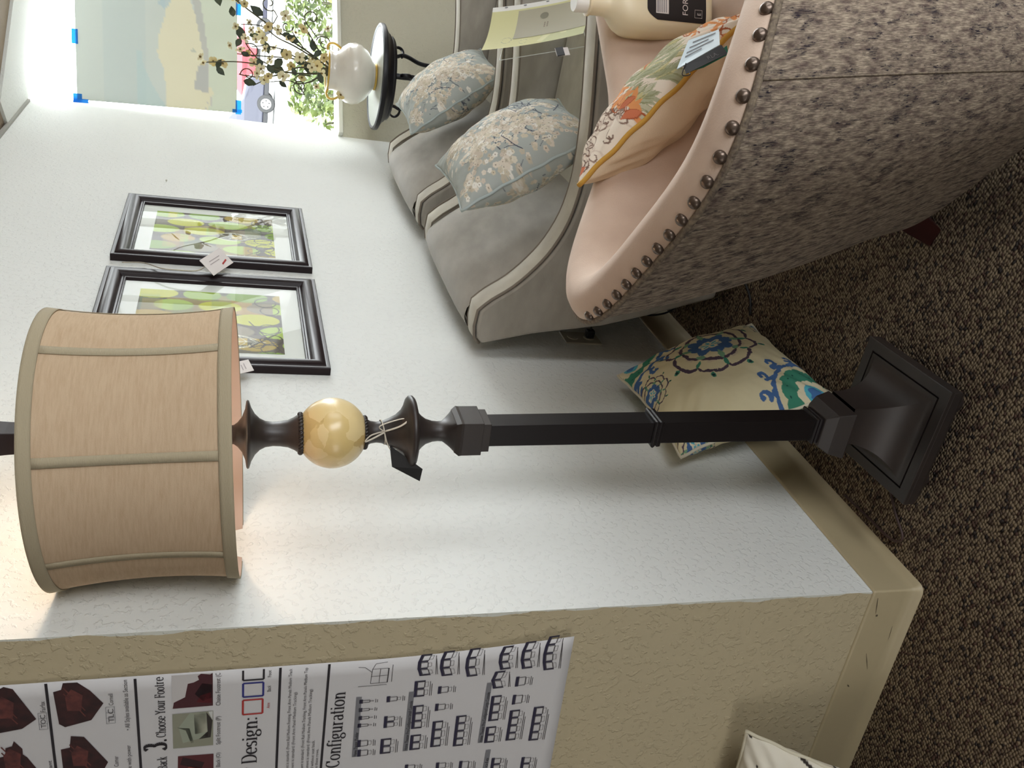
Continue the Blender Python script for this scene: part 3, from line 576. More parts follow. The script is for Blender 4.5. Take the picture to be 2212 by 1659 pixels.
# ---- serif heading letters, drawn with a broad pen
def arc(cx,cy,rx,ry,a0,a1,n=14): return [(cx+rx*math.cos(R(a0+(a1-a0)*i/n)),cy+ry*math.sin(R(a0+(a1-a0)*i/n))) for i in range(n+1)]
def sf(x,y,w_=.13): return [(x-w_,y),(x+w_,y)]
G={ # width, strokes (x height .68, cap 1.0)
'C':(.78,[arc(.42,.5,.34,.5,48,312),[(.66,.98),(.66,.72)]]),
'h':(.74,[[(.18,0),(.18,1.05)],arc(.40,.42,.19,.24,170,0,8)+[(.59,0)],sf(.18,0),sf(.59,0),[(.06,1.05),(.18,1.05)]]),
'o':(.70,[arc(.35,.34,.26,.35,0,360,20)]),
's':(.54,[arc(.26,.51,.16,.16,30,230,10)+arc(.27,.17,.19,.17,90,-150,10)]),
'e':(.64,[arc(.33,.34,.25,.35,0,315,18),[(.09,.37),(.57,.37)]]),
'Y':(.78,[[(.10,1),(.39,.5),(.39,0)],[(.68,1),(.39,.5)],sf(.10,1,.10),sf(.68,1,.10),sf(.39,0)]),
'u':(.74,[[(.16,.68),(.16,.22)]+arc(.34,.2,.18,.2,180,350,10),[(.56,.68),(.56,0),(.68,0)],[(.04,.68),(.16,.68)],[(.44,.68),(.56,.68)]]),
'r':(.54,[[(.18,0),(.18,.68)],arc(.36,.46,.18,.2,180,60,8),sf(.18,0),[(.06,.68),(.18,.68)]]),
'F':(.70,[[(.18,0),(.18,1)],[(.06,1),(.62,1),(.62,.80)],[(.18,.52),(.46,.52)],[(.46,.62),(.46,.42)],sf(.18,0)]),
't':(.46,[[(.22,.95),(.22,.14)]+arc(.34,.14,.12,.13,180,300,6),[(.06,.68),(.40,.68)]]),
'B':(.76,[[(.18,0),(.18,1)],[(.06,1),(.36,1)]+arc(.38,.76,.2,.24,90,-90,10)+[(.2,.52)],[(.38,.52)]+arc(.40,.26,.24,.26,90,-90,10)+[(.06,0)]]),
'a':(.62,[arc(.30,.52,.19,.16,150,10,8)+[(.49,.5),(.49,.05),(.60,.03)],arc(.30,.19,.20,.19,40,330,14)]),
'c':(.60,[arc(.33,.34,.25,.35,50,310)]),
'k':(.72,[[(.18,0),(.18,1.05)],[(.54,.68),(.2,.30)],[(.32,.42),(.60,0)],sf(.18,0,.1),sf(.60,0,.1),sf(.54,.68,.1),[(.06,1.05),(.18,1.05)]]),
'l':(.36,[[(.18,0),(.18,1.05)],sf(.18,0),[(.06,1.05),(.18,1.05)]]),
'y':(.66,[[(.12,.68),(.34,.04)],[(.56,.68),(.28,-.22)]+arc(.18,-.2,.1,.08,0,-150,6),sf(.12,.68,.1),sf(.56,.68,.1)]),
'D':(.86,[[(.18,0),(.18,1)],[(.06,1),(.38,1)]+arc(.40,.5,.36,.5,90,-90,16)+[(.06,0)]]),
'i':(.36,[[(.18,0),(.18,.68)],sf(.18,0),[(.06,.68),(.18,.68)],[(.18,.92),(.18,.98)]]),
'g':(.66,[arc(.30,.46,.20,.21,0,360,16),[(.44,.62),(.62,.66)],[(.16,.30),(.12,.16),(.3,.08),(.46,.04)],arc(.32,-.12,.25,.17,0,360,16)]),
'n':(.74,[[(.18,0),(.18,.68)],arc(.39,.42,.19,.24,170,0,8)+[(.58,0)],sf(.18,0),sf(.58,0),[(.06,.68),(.18,.68)]]),
':':(.34,[[(.17,.06),(.17,.10)],[(.17,.58),(.17,.62)]]),
'f':(.46,[[(.20,0),(.20,.82)]+arc(.34,.84,.14,.2,180,40,8),[(.06,.66),(.40,.66)],sf(.2,0)]),
'3':(.72,[arc(.34,.76,.22,.24,150,-80,12),arc(.34,.27,.28,.27,80,-150,14)]),
'.':(.34,[[(.17,.03),(.17,.07)]]),' ':(.34,[]),'M':(1.0,[[(.16,0),(.16,1)],[(.16,1),(.48,.1),(.80,1)],[(.82,1),(.82,0)],sf(.16,0,.1),sf(.82,0)])}
def serif(mb,txt,d0,z0,d1,cap,slope=.035,bold=1.):
    tw=sum(G[c][0] for c in txt); sx=(d0-d1)/tw; pen=(.076*bold,.024*bold)
    x=0
    for c in txt:
        w_,st=G[c]
        for s in st:
            if c in '.:' or (c=='i' and len(s)==2 and s[0][1]>.9):
                cx,cy=s[0]; ppoly(mb,[(d0-(x+cx+.085*math.cos(q))*sx,z0+slope*((x+cx)*sx)+(cy+.07*math.sin(q))*cap) for q in np.linspace(0,2*math.pi,10,endpoint=False)]); continue
            for i in range(len(s)-1):
                ax,ay=s[i];bx,by=s[i+1]; L=math.hypot(bx-ax,by-ay)+1e-9; nx,ny=-(by-ay)/L,(bx-ax)/L; hw=math.hypot(pen[0]*nx,pen[1]*ny); tx,ty=(bx-ax)/L*.008,(by-ay)/L*.008
                q=[(ax-tx+nx*hw,ay-ty+ny*hw),(bx+tx+nx*hw,by+ty+ny*hw),(bx+tx-nx*hw,by+ty-ny*hw),(ax-tx-nx*hw,ay-ty-ny*hw)]
                ppoly(mb,[(d0-(x+p)*sx,z0+slope*((x+p)*sx)+r*cap) for p,r in q])
        x+=w_
mb=MB(); serif(mb,'3.',.249,1.4657,.2215,.034,bold=1.8); mb.out('heading_number',M_ink,chart)
for t_,a_ in (('Choose Your Foot',(.2186,1.4669,.104)),('re',(.104,1.4709,.0885)),('Back',(.2912,1.4645,.2629))):
    mb=MB(); serif(mb,t_,a_[0],a_[1],a_[2],.0145,slope=.028); mb.out('heading_text',M_ink,chart)
mb=MB(); serif(mb,'My Design:',.352,1.3170,.1905,.0245,slope=.030); mb.out('heading_text',M_ink,chart)
mb=MB(); serif(mb,'Configuration',.33,1.1730,.1508,.0235,slope=.018); mb.out('heading_text',M_ink,chart)
# ---- small print with the built-in letters
def small(txt,d0,z0,d1,cap,mt,slope=.03,name='small_print',par=None,lvl=1):
    cu=bpy.data.curves.new(name,'FONT'); cu.body=txt; cu.size=1; cu.resolution_u=2; t=bpy.data.objects.new(name,cu); COL.objects.link(t)
    dg=bpy.context.evaluated_depsgraph_get(); me=t.evaluated_get(dg).to_mesh(); co=[tuple(v.co) for v in me.vertices]; pf_=[tuple(p.vertices) for p in me.polygons]; t.evaluated_get(dg).to_mesh_clear(); bpy.data.objects.remove(t)
    if not co: return
    w_=max(c[0] for c in co); sx=(d0-d1)/w_; sy=cap/.72
    return obj(name,[PS(d0-c[0]*sx,z0+c[1]*sy+slope*c[0]*sx,INK+.0003*lvl)-po_ for c in co],pf_,mt,par or chart,False)
M_ink2=mat('soft_black_ink',(74,70,72),.8)
for a_ in (('Fairfax',.1435,1.6428,.1215,.0075),('TOC',.176,1.6432,.149,.0078),('Cornell',.1406,1.5453,.1159,.0072),('TLC',.176,1.5450,.148,.0085),
    ('• All Styles available as Section',.1966,1.5215,.0895,.0075),('Corner',.2749,1.5398,.2513,.0072),('able with power',.292,1.5195,.2293,.0072),('Elegant',.285,1.6380,.2472,.0058),
    ('Chaise Footrest (C',.1589,1.3820,.0885,.0078),('Split Footrest (P)',.2467,1.3798,.1827,.0076),('Footrest Back (O)',.335,1.3778,.2654,.0072),
    ('and front placement is standard. (Front Rail Medium Footing, Front Arm Panels Medium Track',.372,1.2610,.0905,.0056),('and back placement is standard. (Front Arm Panel Medium Tracking)',.372,1.2520,.1431,.0056),
    ('and head placement is standard. (Front Rail Medium Tracking, Front Arm Panels Medium Top',.372,1.2355,.0905,.0056),('and head placement is standard. (Front Arm Panels Medium Tracking)',.372,1.2262,.1391,.0056),
    ('ordered without seat back.',.352,1.2180,.2577,.0056),('seated in these rows.',.352,1.2105,.2799,.0056)):
    small(*a_,M_ink2)
small('Arm',.1739,1.3018,.1618,.0058,M_redink); small('Back',.1374,1.3020,.1233,.0064,M_ink2); small('Foot',.1057,1.3028,.0905,.006,M_ink2)
for d0,z0,d1,z1 in ((.1794,1.6412,.1452,1.6540),(.1786,1.5432,.1436,1.5570)):
    mb=MB()
    for a_,b_,c2_,d2_ in ((d0,z0,d1,z0+.001),(d0,z1-.001,d1,z1),(d0,z0,d0,z1),(d1,z0,d1,z1),((d0*2+d1)/3,z0,(d0*2+d1)/3,z1),((d0+d1*2)/3,z0,(d0+d1*2)/3,z1)): pline(mb,a_,b_,c2_,d2_,.0007)
    mb.out('letter_box',M_greyink,chart)
def frame_box(d0,z0,d1,z1,mt,w_=.0032):
    mb=MB(); q=[(d0,z0),(d0,z1),(d1,z1+.001),(d1,z0+.001)]
    for i in range(4): a_=q[i];b_=q[(i+1)%4]; pline(mb,a_[0],a_[1],b_[0],b_[1],w_)
    mb.out('colour_box',mt,chart)
frame_box(.1840,1.3135,.1522,1.3455,M_redink); frame_box(.1450,1.3140,.1155,1.3465,M_blueink)
mb=MB(); q=[(.0872,1.3155),(.1088,1.3148),(.1088,1.3478),(.0875,1.3485)]
for i in range(3): pline(mb,*q[i],*q[i+1],.0032)
mb.out('colour_box',M_ink,chart)
# printed photographs of seats
M_seat=mat('printed_oxblood',(66,34,34),.7,c2=(38,24,26),vscale=60); M_seat2=mat('printed_oxblood_highlight',(110,58,52),.7,c2=(70,38,38),vscale=80)
A1=[[(.0906,1.704),(.0838+.003,1.6981),(.0924,1.6859),(.1566,1.6568),(.1744,1.6775),(.1795,1.7095),(.17,1.73),(.10,1.73)],
[(.231,1.7127),(.2293,1.7042),(.2122,1.7031),(.2092,1.6936),(.1989,1.6906),(.2168,1.6793),(.2284,1.6794),(.2357,1.6736),(.2624,1.661),(.285,1.668),(.29,1.71),(.27,1.73),(.235,1.73)][::-1],
[(.0875,1.6166),(.088,1.5963),(.1063,1.5787),(.1347,1.56),(.168,1.5784),(.1784,1.6167),(.1709,1.6251),(.1042,1.6309),(.1007,1.6195)],
[(.1987,1.6092),(.2026,1.5902),(.2628,1.5557),(.290,1.567),(.298,1.60),(.268,1.623),(.2257,1.6248),(.2231,1.6115)]]
for pts in A1:
    mb=MB(); ppoly(mb,pts); o_=mb.out('printed_seat_photo',M_seat,chart); c0=sum(p[0] for p in pts)/len(pts);c1=sum(p[1] for p in pts)/len(pts)
    mb=MB(); ppoly(mb,[(c0-.026,c1+.003),(c0-.012,c1-.013),(c0+.020,c1-.010),(c0+.018,c1+.010),(c0-.010,c1+.012)],1)
    for s in (0,1): pline(mb,c0+.02+.012*s,c1-.016,c0-.03+.012*s,c1+.014,.002,2)
    mb.out('seat_highlight',M_seat2,o_)
def photo(pts,c,inner):
    mb=MB(); ppoly(mb,pts); o_=mb.out('printed_photo',mat('printed_photo_ground_%d'%len(bpy.data.materials),c,.7),chart)
    for ip,ic in inner: mb=MB(); ppoly(mb,ip,1); mb.out('photo_detail',mat('printed_photo_tone_%d'%len(bpy.data.materials),ic,.7),o_)
photo([(.0876,1.4588),(.0876,1.3958),(.1577,1.3936),(.1578,1.4573)],(196,192,190),[([(.1577,1.3940),(.0876,1.3960),(.0905,1.40),(.0876,1.414),(.092,1.419),(.100,1.417),(.105,1.425),(.107,1.434),(.135,1.4378),(.145,1.455),(.1577,1.4565)],(70,30,36)),([(.14,1.3960),(.112,1.3965),(.108,1.412),(.130,1.423),(.146,1.41)],(40,22,28)),([(.152,1.396),(.128,1.398),(.134,1.414),(.148,1.42)],(104,34,40))])
photo([(.1702,1.4572),(.1695,1.3933),(.2467,1.3915),(.2466,1.4552)],(140,140,122),[([(.1702,1.43),(.172,1.405),(.225,1.40),(.236,1.44),(.2,1.447)],(150,156,138)),([(.172,1.424),(.173,1.405),(.215,1.402),(.218,1.421)],(178,178,158)),([(.171,1.404),(.214,1.401),(.230,1.415),(.228,1.396),(.19,1.394)],(50,44,40)),([(.1705,1.401),(.1697,1.394),(.19,1.394)],(196,196,192)),([(.20,1.450),(.204,1.430),(.236,1.423),(.238,1.427),(.208,1.436)],(112,112,96))])
photo([(.2652,1.4476),(.267,1.3905),(.335,1.389),(.335,1.4474)],(84,34,38),[([(.268,1.44),(.285,1.405),(.30,1.41),(.285,1.444)],(46,22,26)),([(.29,1.43),(.295,1.41),(.315,1.415),(.31,1.438)],(130,60,52))])
# grey bars with lettering
for d0,z0,d1,z1,t_ in ((.3086,1.1465,.1656,1.1510,'Home Theater Modular'),(.3069,1.0535,.1647,1.0575,'Home Theater Pre-Configured Small Console'),(.3057,.9105,.1638,.9145,'Home Theater Pre-Configured Large Console'),(.46,.8880,.3253,.8910,'Large Console')):
    mb=MB(); sl=(z1-z0)/(d0-d1); ppoly(mb,[(d0,z0-.0048),(d1,z1-.0048),(d1,z1+.0048),(d0,z0+.0048)]); f=.42 if 'Mod' in t_ else .85
    small(t_,d0-.002,z0-.0035,d0-(d0-d1)*f,.0066,M_ink,slope=sl,name='bar_lettering',lvl=2); mb.out('grey_bar',M_greyink,chart)
# seat plan drawings: dark back rail, white seats, small footrests
S=[(0.2769,1.1311,1,0),(0.3006,1.1289,1,0),(0.1769,1.1365,.5,0),(0.1964,1.1359,.5,0),(0.2155,1.1347,.4,0),(0.2333,1.1346,.4,0),(0.2898,1.0883,2,0),(0.2309,1.0877,1.5,0),(0.177,1.0881,.8,0),(0.2879,1.0338,2,0),(0.2264,1.037,3,0),(0.1598,1.0409,2,0),(0.1062,1.0354,2.6,1),(0.2728,.9953,3.4,0),(0.208,.9968,1,0),(0.1678,.9966,1,0),(0.1082,.995,3,1),(0.271,.9519,4,0),(0.1125,.9482,3.4,1),(0.2881,.8904,2.1,0),(0.2254,.8915,3.2,0),(0.1591,.8935,2.1,1),(0.1111,.8872,2.8,1),(0.2708,.8491,3.9,0),(0.21,.8506,1.2,0),(0.1686,.8519,1.2,0),(0.1113,.846,3.2,1),(0.2728,.8026,4.3,0),(0.1133,.8038,4.0,1),(0.3637,.8667,1.8,0),(0.3685,.8054,1.8,0),(0.3583,.9309,1.2,0),(0.3536,.9764,1,0),(0.3506,1.0362,1,0)]
for cx,cz,n,cv in S:
    wd=.0185*n if n>1 else .017*max(n,.55); k=max(1,round(n)) ; dk=MB();ln=MB()
    def tr(x,y):
        bend=.012*(1-(2*(x)/max(wd,.01))**2) if cv else 0
        return (cx-x,cz+y+bend*.5+.045*x)
    def bx(m_,x0,y0,x1,y1,l=0):
        q=[tr(x0,y0),tr(x1,y0),tr(x1,y1),tr(x0,y1)]; ppoly(m_,q,l)
    def ol(m_,x0,y0,x1,y1,w_=.0012):
        q=[tr(x0,y0),tr(x1,y0),tr(x1,y1),tr(x0,y1)]
        for i in range(4): pline(m_,*q[i],*q[(i+1)%4],w_,1)
    # back rail in segments, end arms
    for i in range(k):
        x0=-wd/2+wd*i/k;x1=-wd/2+wd*(i+1)/k; bx(dk,x0,.0068,x1,.0132); ol(ln,x0+.0022,-.0055,x1-.0022,.008)
        ol(ln,x0+.004,-.012,x1-.004,-.0062,.0006)
        if i>0: bx(dk,x0-.0012,-.005,x0+.0012,.009)
    if n>=2: bx(dk,-wd/2,-.0065,-wd/2+.0036,.0132); bx(dk,wd/2-.0036,-.0065,wd/2,.0132)
    for i in range(2): pline(ln,*tr(-wd/2,-.0158-.0032*i),*tr(wd/2*(.5 if i else .8),-.0158-.0032*i),.0011)
    o_=dk.out('seat_plan',M_navyink,chart); ln.out('plan_outline',M_ink2,o_)
mb=MB()
for a_,b_ in (((.105,1.133),(.105,1.105)),((.105,1.105),(.137,1.104)),((.137,1.104),(.137,1.134)),((.137,1.134),(.105,1.133)),((.121,1.105),(.121,1.134)),((.105,1.119),(.137,1.119)),((.112,1.133),(.1,1.146)),((.1,1.146),(.0985,1.158)),((.105,1.133),(.093,1.128)),((.093,1.128),(.091,1.108)),((.142,1.155),(.142,1.105)),((.098,1.098),(.137,1.097))): pline(mb,*a_,*b_,.0009)
prect(mb,.137,1.1035,.105,1.1055); mb.out('side_view_drawing',M_ink2,chart)
# ------------------------------------------------------------------ grey armchairs (two alike)
CH_OUT=[(.050,.739),(.141,.754),(.173,.723),(.215,.670),(.272,.620),(.331,.583),(.404,.556),(.481,.545),(.546,.545),(.610,.550),(.691,.560),(.826,.582),(.93,.600)]
def grey_chair(y0,label):
    root=emp('armchair',(0.5,y0+.38,0),label,'armchair','matching grey velvet armchairs along the white wall'); o=root.location; W_=.75
    top=[(p.x,p.y) for p in spline([(a,b,0) for a,b in CH_OUT[1:]],34)]
    top=[(.044,.735),(.060,.751),(.095,.757)]+top
    tail=[(.958,.592),(.968,.56),(.955,.3),(.945,.07),(.222,.068),(.156,.261),(.116,.393),(.081,.591)]
    def panel(ya,yb,name):
        pr=[(x,z-.006) for x,z in top]+tail; n=len(pr); vs=[];fs=[]
        for yy in (ya,yb):
            for x,z in pr: vs.append(V((x,yy,z))-o)
        fs.append(tuple(range(n))[::-1] if ya<yb else tuple(range(n))); fs.append(tuple(range(n,2*n)) if ya<yb else tuple(range(n,2*n))[::-1])
        for i in range(n): j=(i+1)%n; fs.append((i,j,n+j,n+i))
        ob=obj(name,vs,fs,M_velvet,root,True,sharp=50); b_=ob.modifiers.new('b','BEVEL'); b_.width=.008; b_.segments=3; b_.limit_method='ANGLE'; b_.angle_limit=R(50); return ob
    for ya,yb in ((y0,y0+.086),(y0+W_,y0+W_-.086)):
        pn_=panel(ya,yb,'arm_panel')
        s=1 if yb>ya else -1; y_a=ya+s*.008; y_b=yb-s*.006; vs=[];fs=[]; K=7; path_=top+[(.958,.592),(.970,.55),(.968,.40),(.955,.08)]
        for x,z in path_:
            for q in range(K): t=q/(K-1); vs.append(V((x-.0,y_a+(y_b-y_a)*t,z+.004*(1-(2*t-1)**2)+.001))-o)
        for i in range(len(path_)-1):
            for q in range(K-1): fs.append((i*K+q,i*K+q+1,(i+1)*K+q+1,(i+1)*K+q))
        # offset the front face outwards
        obj('banding',vs,fs,M_velvettrim,pn_)
        MB().tube([V((x,y_a-s*.002,z+.0005))-o for x,z in path_],.0042,n=8).out('welt_cord',M_welt,pn_,smooth=True)
        MB().tube([V((x,y_b+s*.003,z-.0005))-o for x,z in path_],.0036,n=8).out('welt_cord',M_welt,pn_,smooth=True)
    # back: upholstered cushion face, crowned top
    ya,yb=y0+.080,y0+W_-.080
    def bf(U,W):
        y=ya+(yb-ya)*U; cr=1-(2*U-1)**4; c2=(1-(2*U-1)**2)
        # W 0..1: rear top edge -> over the crown -> down the inner face
        xs=np.interp(W,[0,.08,.16,.24,.32,.45,.7,.9,1],[.048,.060,.085,.112,.138,.178,.285,.375,.41])
        zs=np.interp(W,[0,.08,.16,.24,.32,.45,.7,.9,1],[.735,.757,.768,.764,.748,.700,.560,.455,.41])
        bul=np.clip((W-.1)/.5,0,1)*np.clip((1.05-W)/.4,0,1)
        return np.stack([xs+.030*bul*cr,y,zs+.008*cr*(W<.5)+.018*bul*cr],-1)-np.array(o)
    P,F=grid(bf,30,30); obj('back_cushion',P,F,M_velvet,root)
    vs=[(.052,.735),(.058,.76),(.1,.75),(.42,.40),(.42,.08),(.228,.08),(.163,.261),(.123,.393),(.088,.591)]
    mb=MB(); n=len(vs); mb.add([V((x,yy,z-.014))-o for yy in (ya,yb) for x,z in vs],[tuple(range(n)),tuple(range(n,2*n))[::-1]]+[(i,n+i,n+(i+1)%n,(i+1)%n) for i in range(n)]); mb.out('back_frame',M_velvet,root,bevel=.006)
    MB().box((.38,ya,.055),(.945,yb,.30)).xf(Matrix.Translation(-o)).out('seat_base',M_velvet,root,bevel=.01,bseg=3)
    mb=MB().box((.36,ya+.004,.30),(.955,yb-.004,.432)).xf(Matrix.Translation(-o)); mb.out('seat_cushion',M_velvettrim,root,smooth=True,bevel=.035,bseg=5)
    for x in (.27,.90):
        for yy in (y0+.06,y0+W_-.06): MB().sqloft([(.018,0),(.024,.075)]).xf(Matrix.Translation(V((x,yy,0))-o)).out('leg',M_legwood,root)
    return root
grey_chair(.955,'grey velvet armchair beside the outlet, nearer the lamp, blossom cushion on its seat')
grey_chair(1.815,'farther grey velvet armchair beside the round black side table')
# ------------------------------------------------------------------ flecked tub chair in the foreground
TC=(.924,.288); TY=.912; TF=np.array([math.cos(TY),math.sin(TY)]); TL=np.array([-TF[1],TF[0]])
def tub(w_,D,n=3.6,M_=64,Lf=.42):
    th=(np.linspace(0,1,M_)*2-1)*math.pi/2; e=2/n
    b=w_/2*np.sign(np.sin(th))*np.abs(np.sin(th))**e; a=-D*np.abs(np.cos(th))**e
    k=18; a=np.r_[np.linspace(Lf,.02,k),a,np.linspace(.02,Lf,k)]; b=np.r_[np.full(k,-w_/2),b,np.full(k,w_/2)]
    # even spacing
    s=np.r_[0,np.cumsum(np.hypot(np.diff(a),np.diff(b)))]; t=np.linspace(0,s[-1],150); return np.interp(t,s,a),np.interp(t,s,b),t
def tub3(a,b,z): return np.stack([TC[0]+a*TF[0]+b*TL[0],TC[1]+a*TF[1]+b*TL[1],z+0*a],-1)
def rimz(a): s=np.clip((a+.403)/.622,0,1); s=s*s*(3-2*s); return .824+(.645-.824)*s
ra,rb,rt=tub(.684,.403); ha,hb,_=tub(.570,.159)
Rm=tub3(ra,rb,rimz(ra)); Hm=tub3(ha,hb,.124)
tub_root=emp('tub_chair',(TC[0],TC[1],0),'large tub armchair in the foreground, flecked brown chenille outside and rose tan inside with nailheads','armchair'); to=np.array([TC[0],TC[1],0])
nn_=len(ra)
# inward direction in plan at every rim point
tg_=np.gradient(np.stack([ra,rb],1),axis=0); tg_/=np.linalg.norm(tg_,axis=1)[:,None]; inn=np.stack([-tg_[:,1],tg_[:,0]],1)
if inn[nn_//2,0]<0: inn=-inn
def off(k,z): return tub3(ra+inn[:,0]*k,rb+inn[:,1]*k,rimz(ra)+z)
rows=[];uv=[]
for q in range(15):
    t=q/14; P=Rm*(1-t)+Hm*t; P=P.copy(); nb=.016*math.sin(math.pi*min(1,t*1.15))
    P[:,:2]-=(inn[:,:1]*TF+inn[:,1:]*TL)*nb; rows.append(P); uv+=[(rt[i],.72*(1-t)) for i in range(nn_)]
rows.append(tub3(ha*.97+.0,hb*.96,.118)); uv+=[(rt[i],-.02) for i in range(nn_)]
def rowsobj(name,rows,mt,parent,uv=None,label=None):
    n=len(rows[0]); vs=np.concatenate(rows)-to; fs=[]
    for q in range(len(rows)-1):
        for i in range(n-1): fs.append((q*n+i,q*n+i+1,(q+1)*n+i+1,(q+1)*n+i))
    return obj(name,vs,fs,mt,parent,uv=uv,label=label)
outer=rowsobj('outer_shell',rows,M_chen,tub_root,uv)
MB().tube([V(p-to) for p in Rm],.0052,n=8).out('welt_cord',M_chenwelt,outer,smooth=True)
# seam where side and back cloth meet
for si in (52,):
    MB().tube([V(rows[q][si]-to-np.r_[(inn[si,0]*TF+inn[si,1]*TL)*.0005,0]) for q in range(0,15)],.0013,n=6).out('seam',M_chenwelt,outer,smooth=True)
# padded inside: rolls up from the welt, over, and down to the seat
ins=[off(.001,-.002),off(.003,.005),off(.010,.012),off(.022,.020),off(.040,.025),off(.058,.021),off(.073,.008),off(.084,-.014),off(.090,-.06)]
for t in np.linspace(.12,1,10):
    P=off(.09,-.06); k=t; z=P[:,2]*(1-k)+.40*k; bl=.10+.0*t; Q=off(.09+.018*math.sin(math.pi*t),0)
    lo=tub3(ha+0*ha,hb,0) # lean matches the outside
    sh=np.stack([Rm[:,0]*(1-k*.55)+Hm[:,0]*k*.55-Rm[:,0],Rm[:,1]*(1-k*.55)+Hm[:,1]*k*.55-Rm[:,1]],1)
    Q=Q.copy(); Q[:,:2]+=sh; Q[:,2]=z; ins.append(Q)
rowsobj('inner_padding',ins,M_tanv,tub_root)
for e_ in (0,-1):
    loop=[r[e_]-to for r in rows]+[r[e_]-to for r in ins[::-1]]; MB().add([V(p) for p in loop],[tuple(range(len(loop)))]).out('arm_front',M_chen,tub_root)
# nailheads
s3=np.r_[0,np.cumsum(np.linalg.norm(np.diff(off(.020,0),axis=0),axis=1))]; NP=off(.0075,.0092)
cnt=0; s_at=.02
while s_at<s3[-1]*.60:
    p=np.array([np.interp(s_at,s3,NP[:,k]) for k in range(3)]); iv=np.array([np.interp(s_at,s3,inn[:,k]) for k in range(2)]); ivw=iv[0]*TF+iv[1]*TL
    nrm=V((-ivw[0]*1.15,-ivw[1]*1.15,1)).normalized(); M4=V((0,0,1)).rotation_difference(nrm).to_matrix()
    prof=[(.0092,-.002),(.0090,.0012),(.0078,.0042),(.005,.0064),(0,.0073)]
    if cnt==0: me0=MB().lathe(prof,20,cap=False).out('nailhead',M_nail,tub_root,smooth=True); nh=me0
    else: nh=me0.copy(); COL.objects.link(nh); nh.parent=tub_root
    nh.location=V(p-to); nh.rotation_euler=M4.to_euler(); cnt+=1; s_at+=.0345
# seat: cushion filling the tub, front rail
ca,cb,_=tub(.47,.180,Lf=.40)
def cush(z0,z1,name,mt,sc=1.,rnd=.03):
    a=ca*1.0;b=cb; cx=.1; rings=[(z0,1.0),(z1-rnd,1.0),(z1-rnd*.3,.985),(z1,.94),(z1+.008,.7),(z1+.012,.3)]
    vs=[];fs=[];n=len(a)
    for z,k in rings:
        P=tub3(cx+(a-cx)*k*sc,b*k*sc,z); vs+=list(P-to)
    for q in range(len(rings)-1):
        for i in range(n): j=(i+1)%n; fs.append((q*n+i,q*n+j,(q+1)*n+j,(q+1)*n+i))
    fs.append(tuple(range(n))[::-1]); fs.append(tuple((len(rings)-1)*n+i for i in range(n)))
    return obj(name,vs,fs,mt,tub_root)
cush(.33,.465,'seat_cushion',M_tanv)
ca,cb,_=tub(.50,.115,Lf=.40)
cush(.128,.335,'seat_rail',M_tanv,1.0,.005)
# legs: splayed, dark wood
def leg(top,foot):
    t=V(top);f=V(foot); mb=MB(); vs=[]
    d=V((f.x-TC[0],f.y-TC[1],0)).normalized(); s=d.cross(V((0,0,1)))
    for c,h in ((t,.034),(t*.5+f*.5,.030),(f,.024)):
        for a,b_ in ((1,1),(-1,1),(-1,-1),(1,-1)): vs.append(V((c.x,c.y,c.z))+d*h*.9*a+s*h*b_-V(to))
    mb.add(vs,[(0,3,2,1),(8,9,10,11)]+[(q*4+i,q*4+(i+1)%4,q*4+4+(i+1)%4,q*4+4+i) for q in range(2) for i in range(4)]); mb.out('leg',M_legwood,tub_root,bevel=.003)
leg((.715,.365,.145),(.655,.365,0)); leg((.92,.10,.125),(.905,.065,0)); leg((.93,.70,.125),(.92,.74,0)); leg((1.22,.44,.125),(1.25,.42,0))
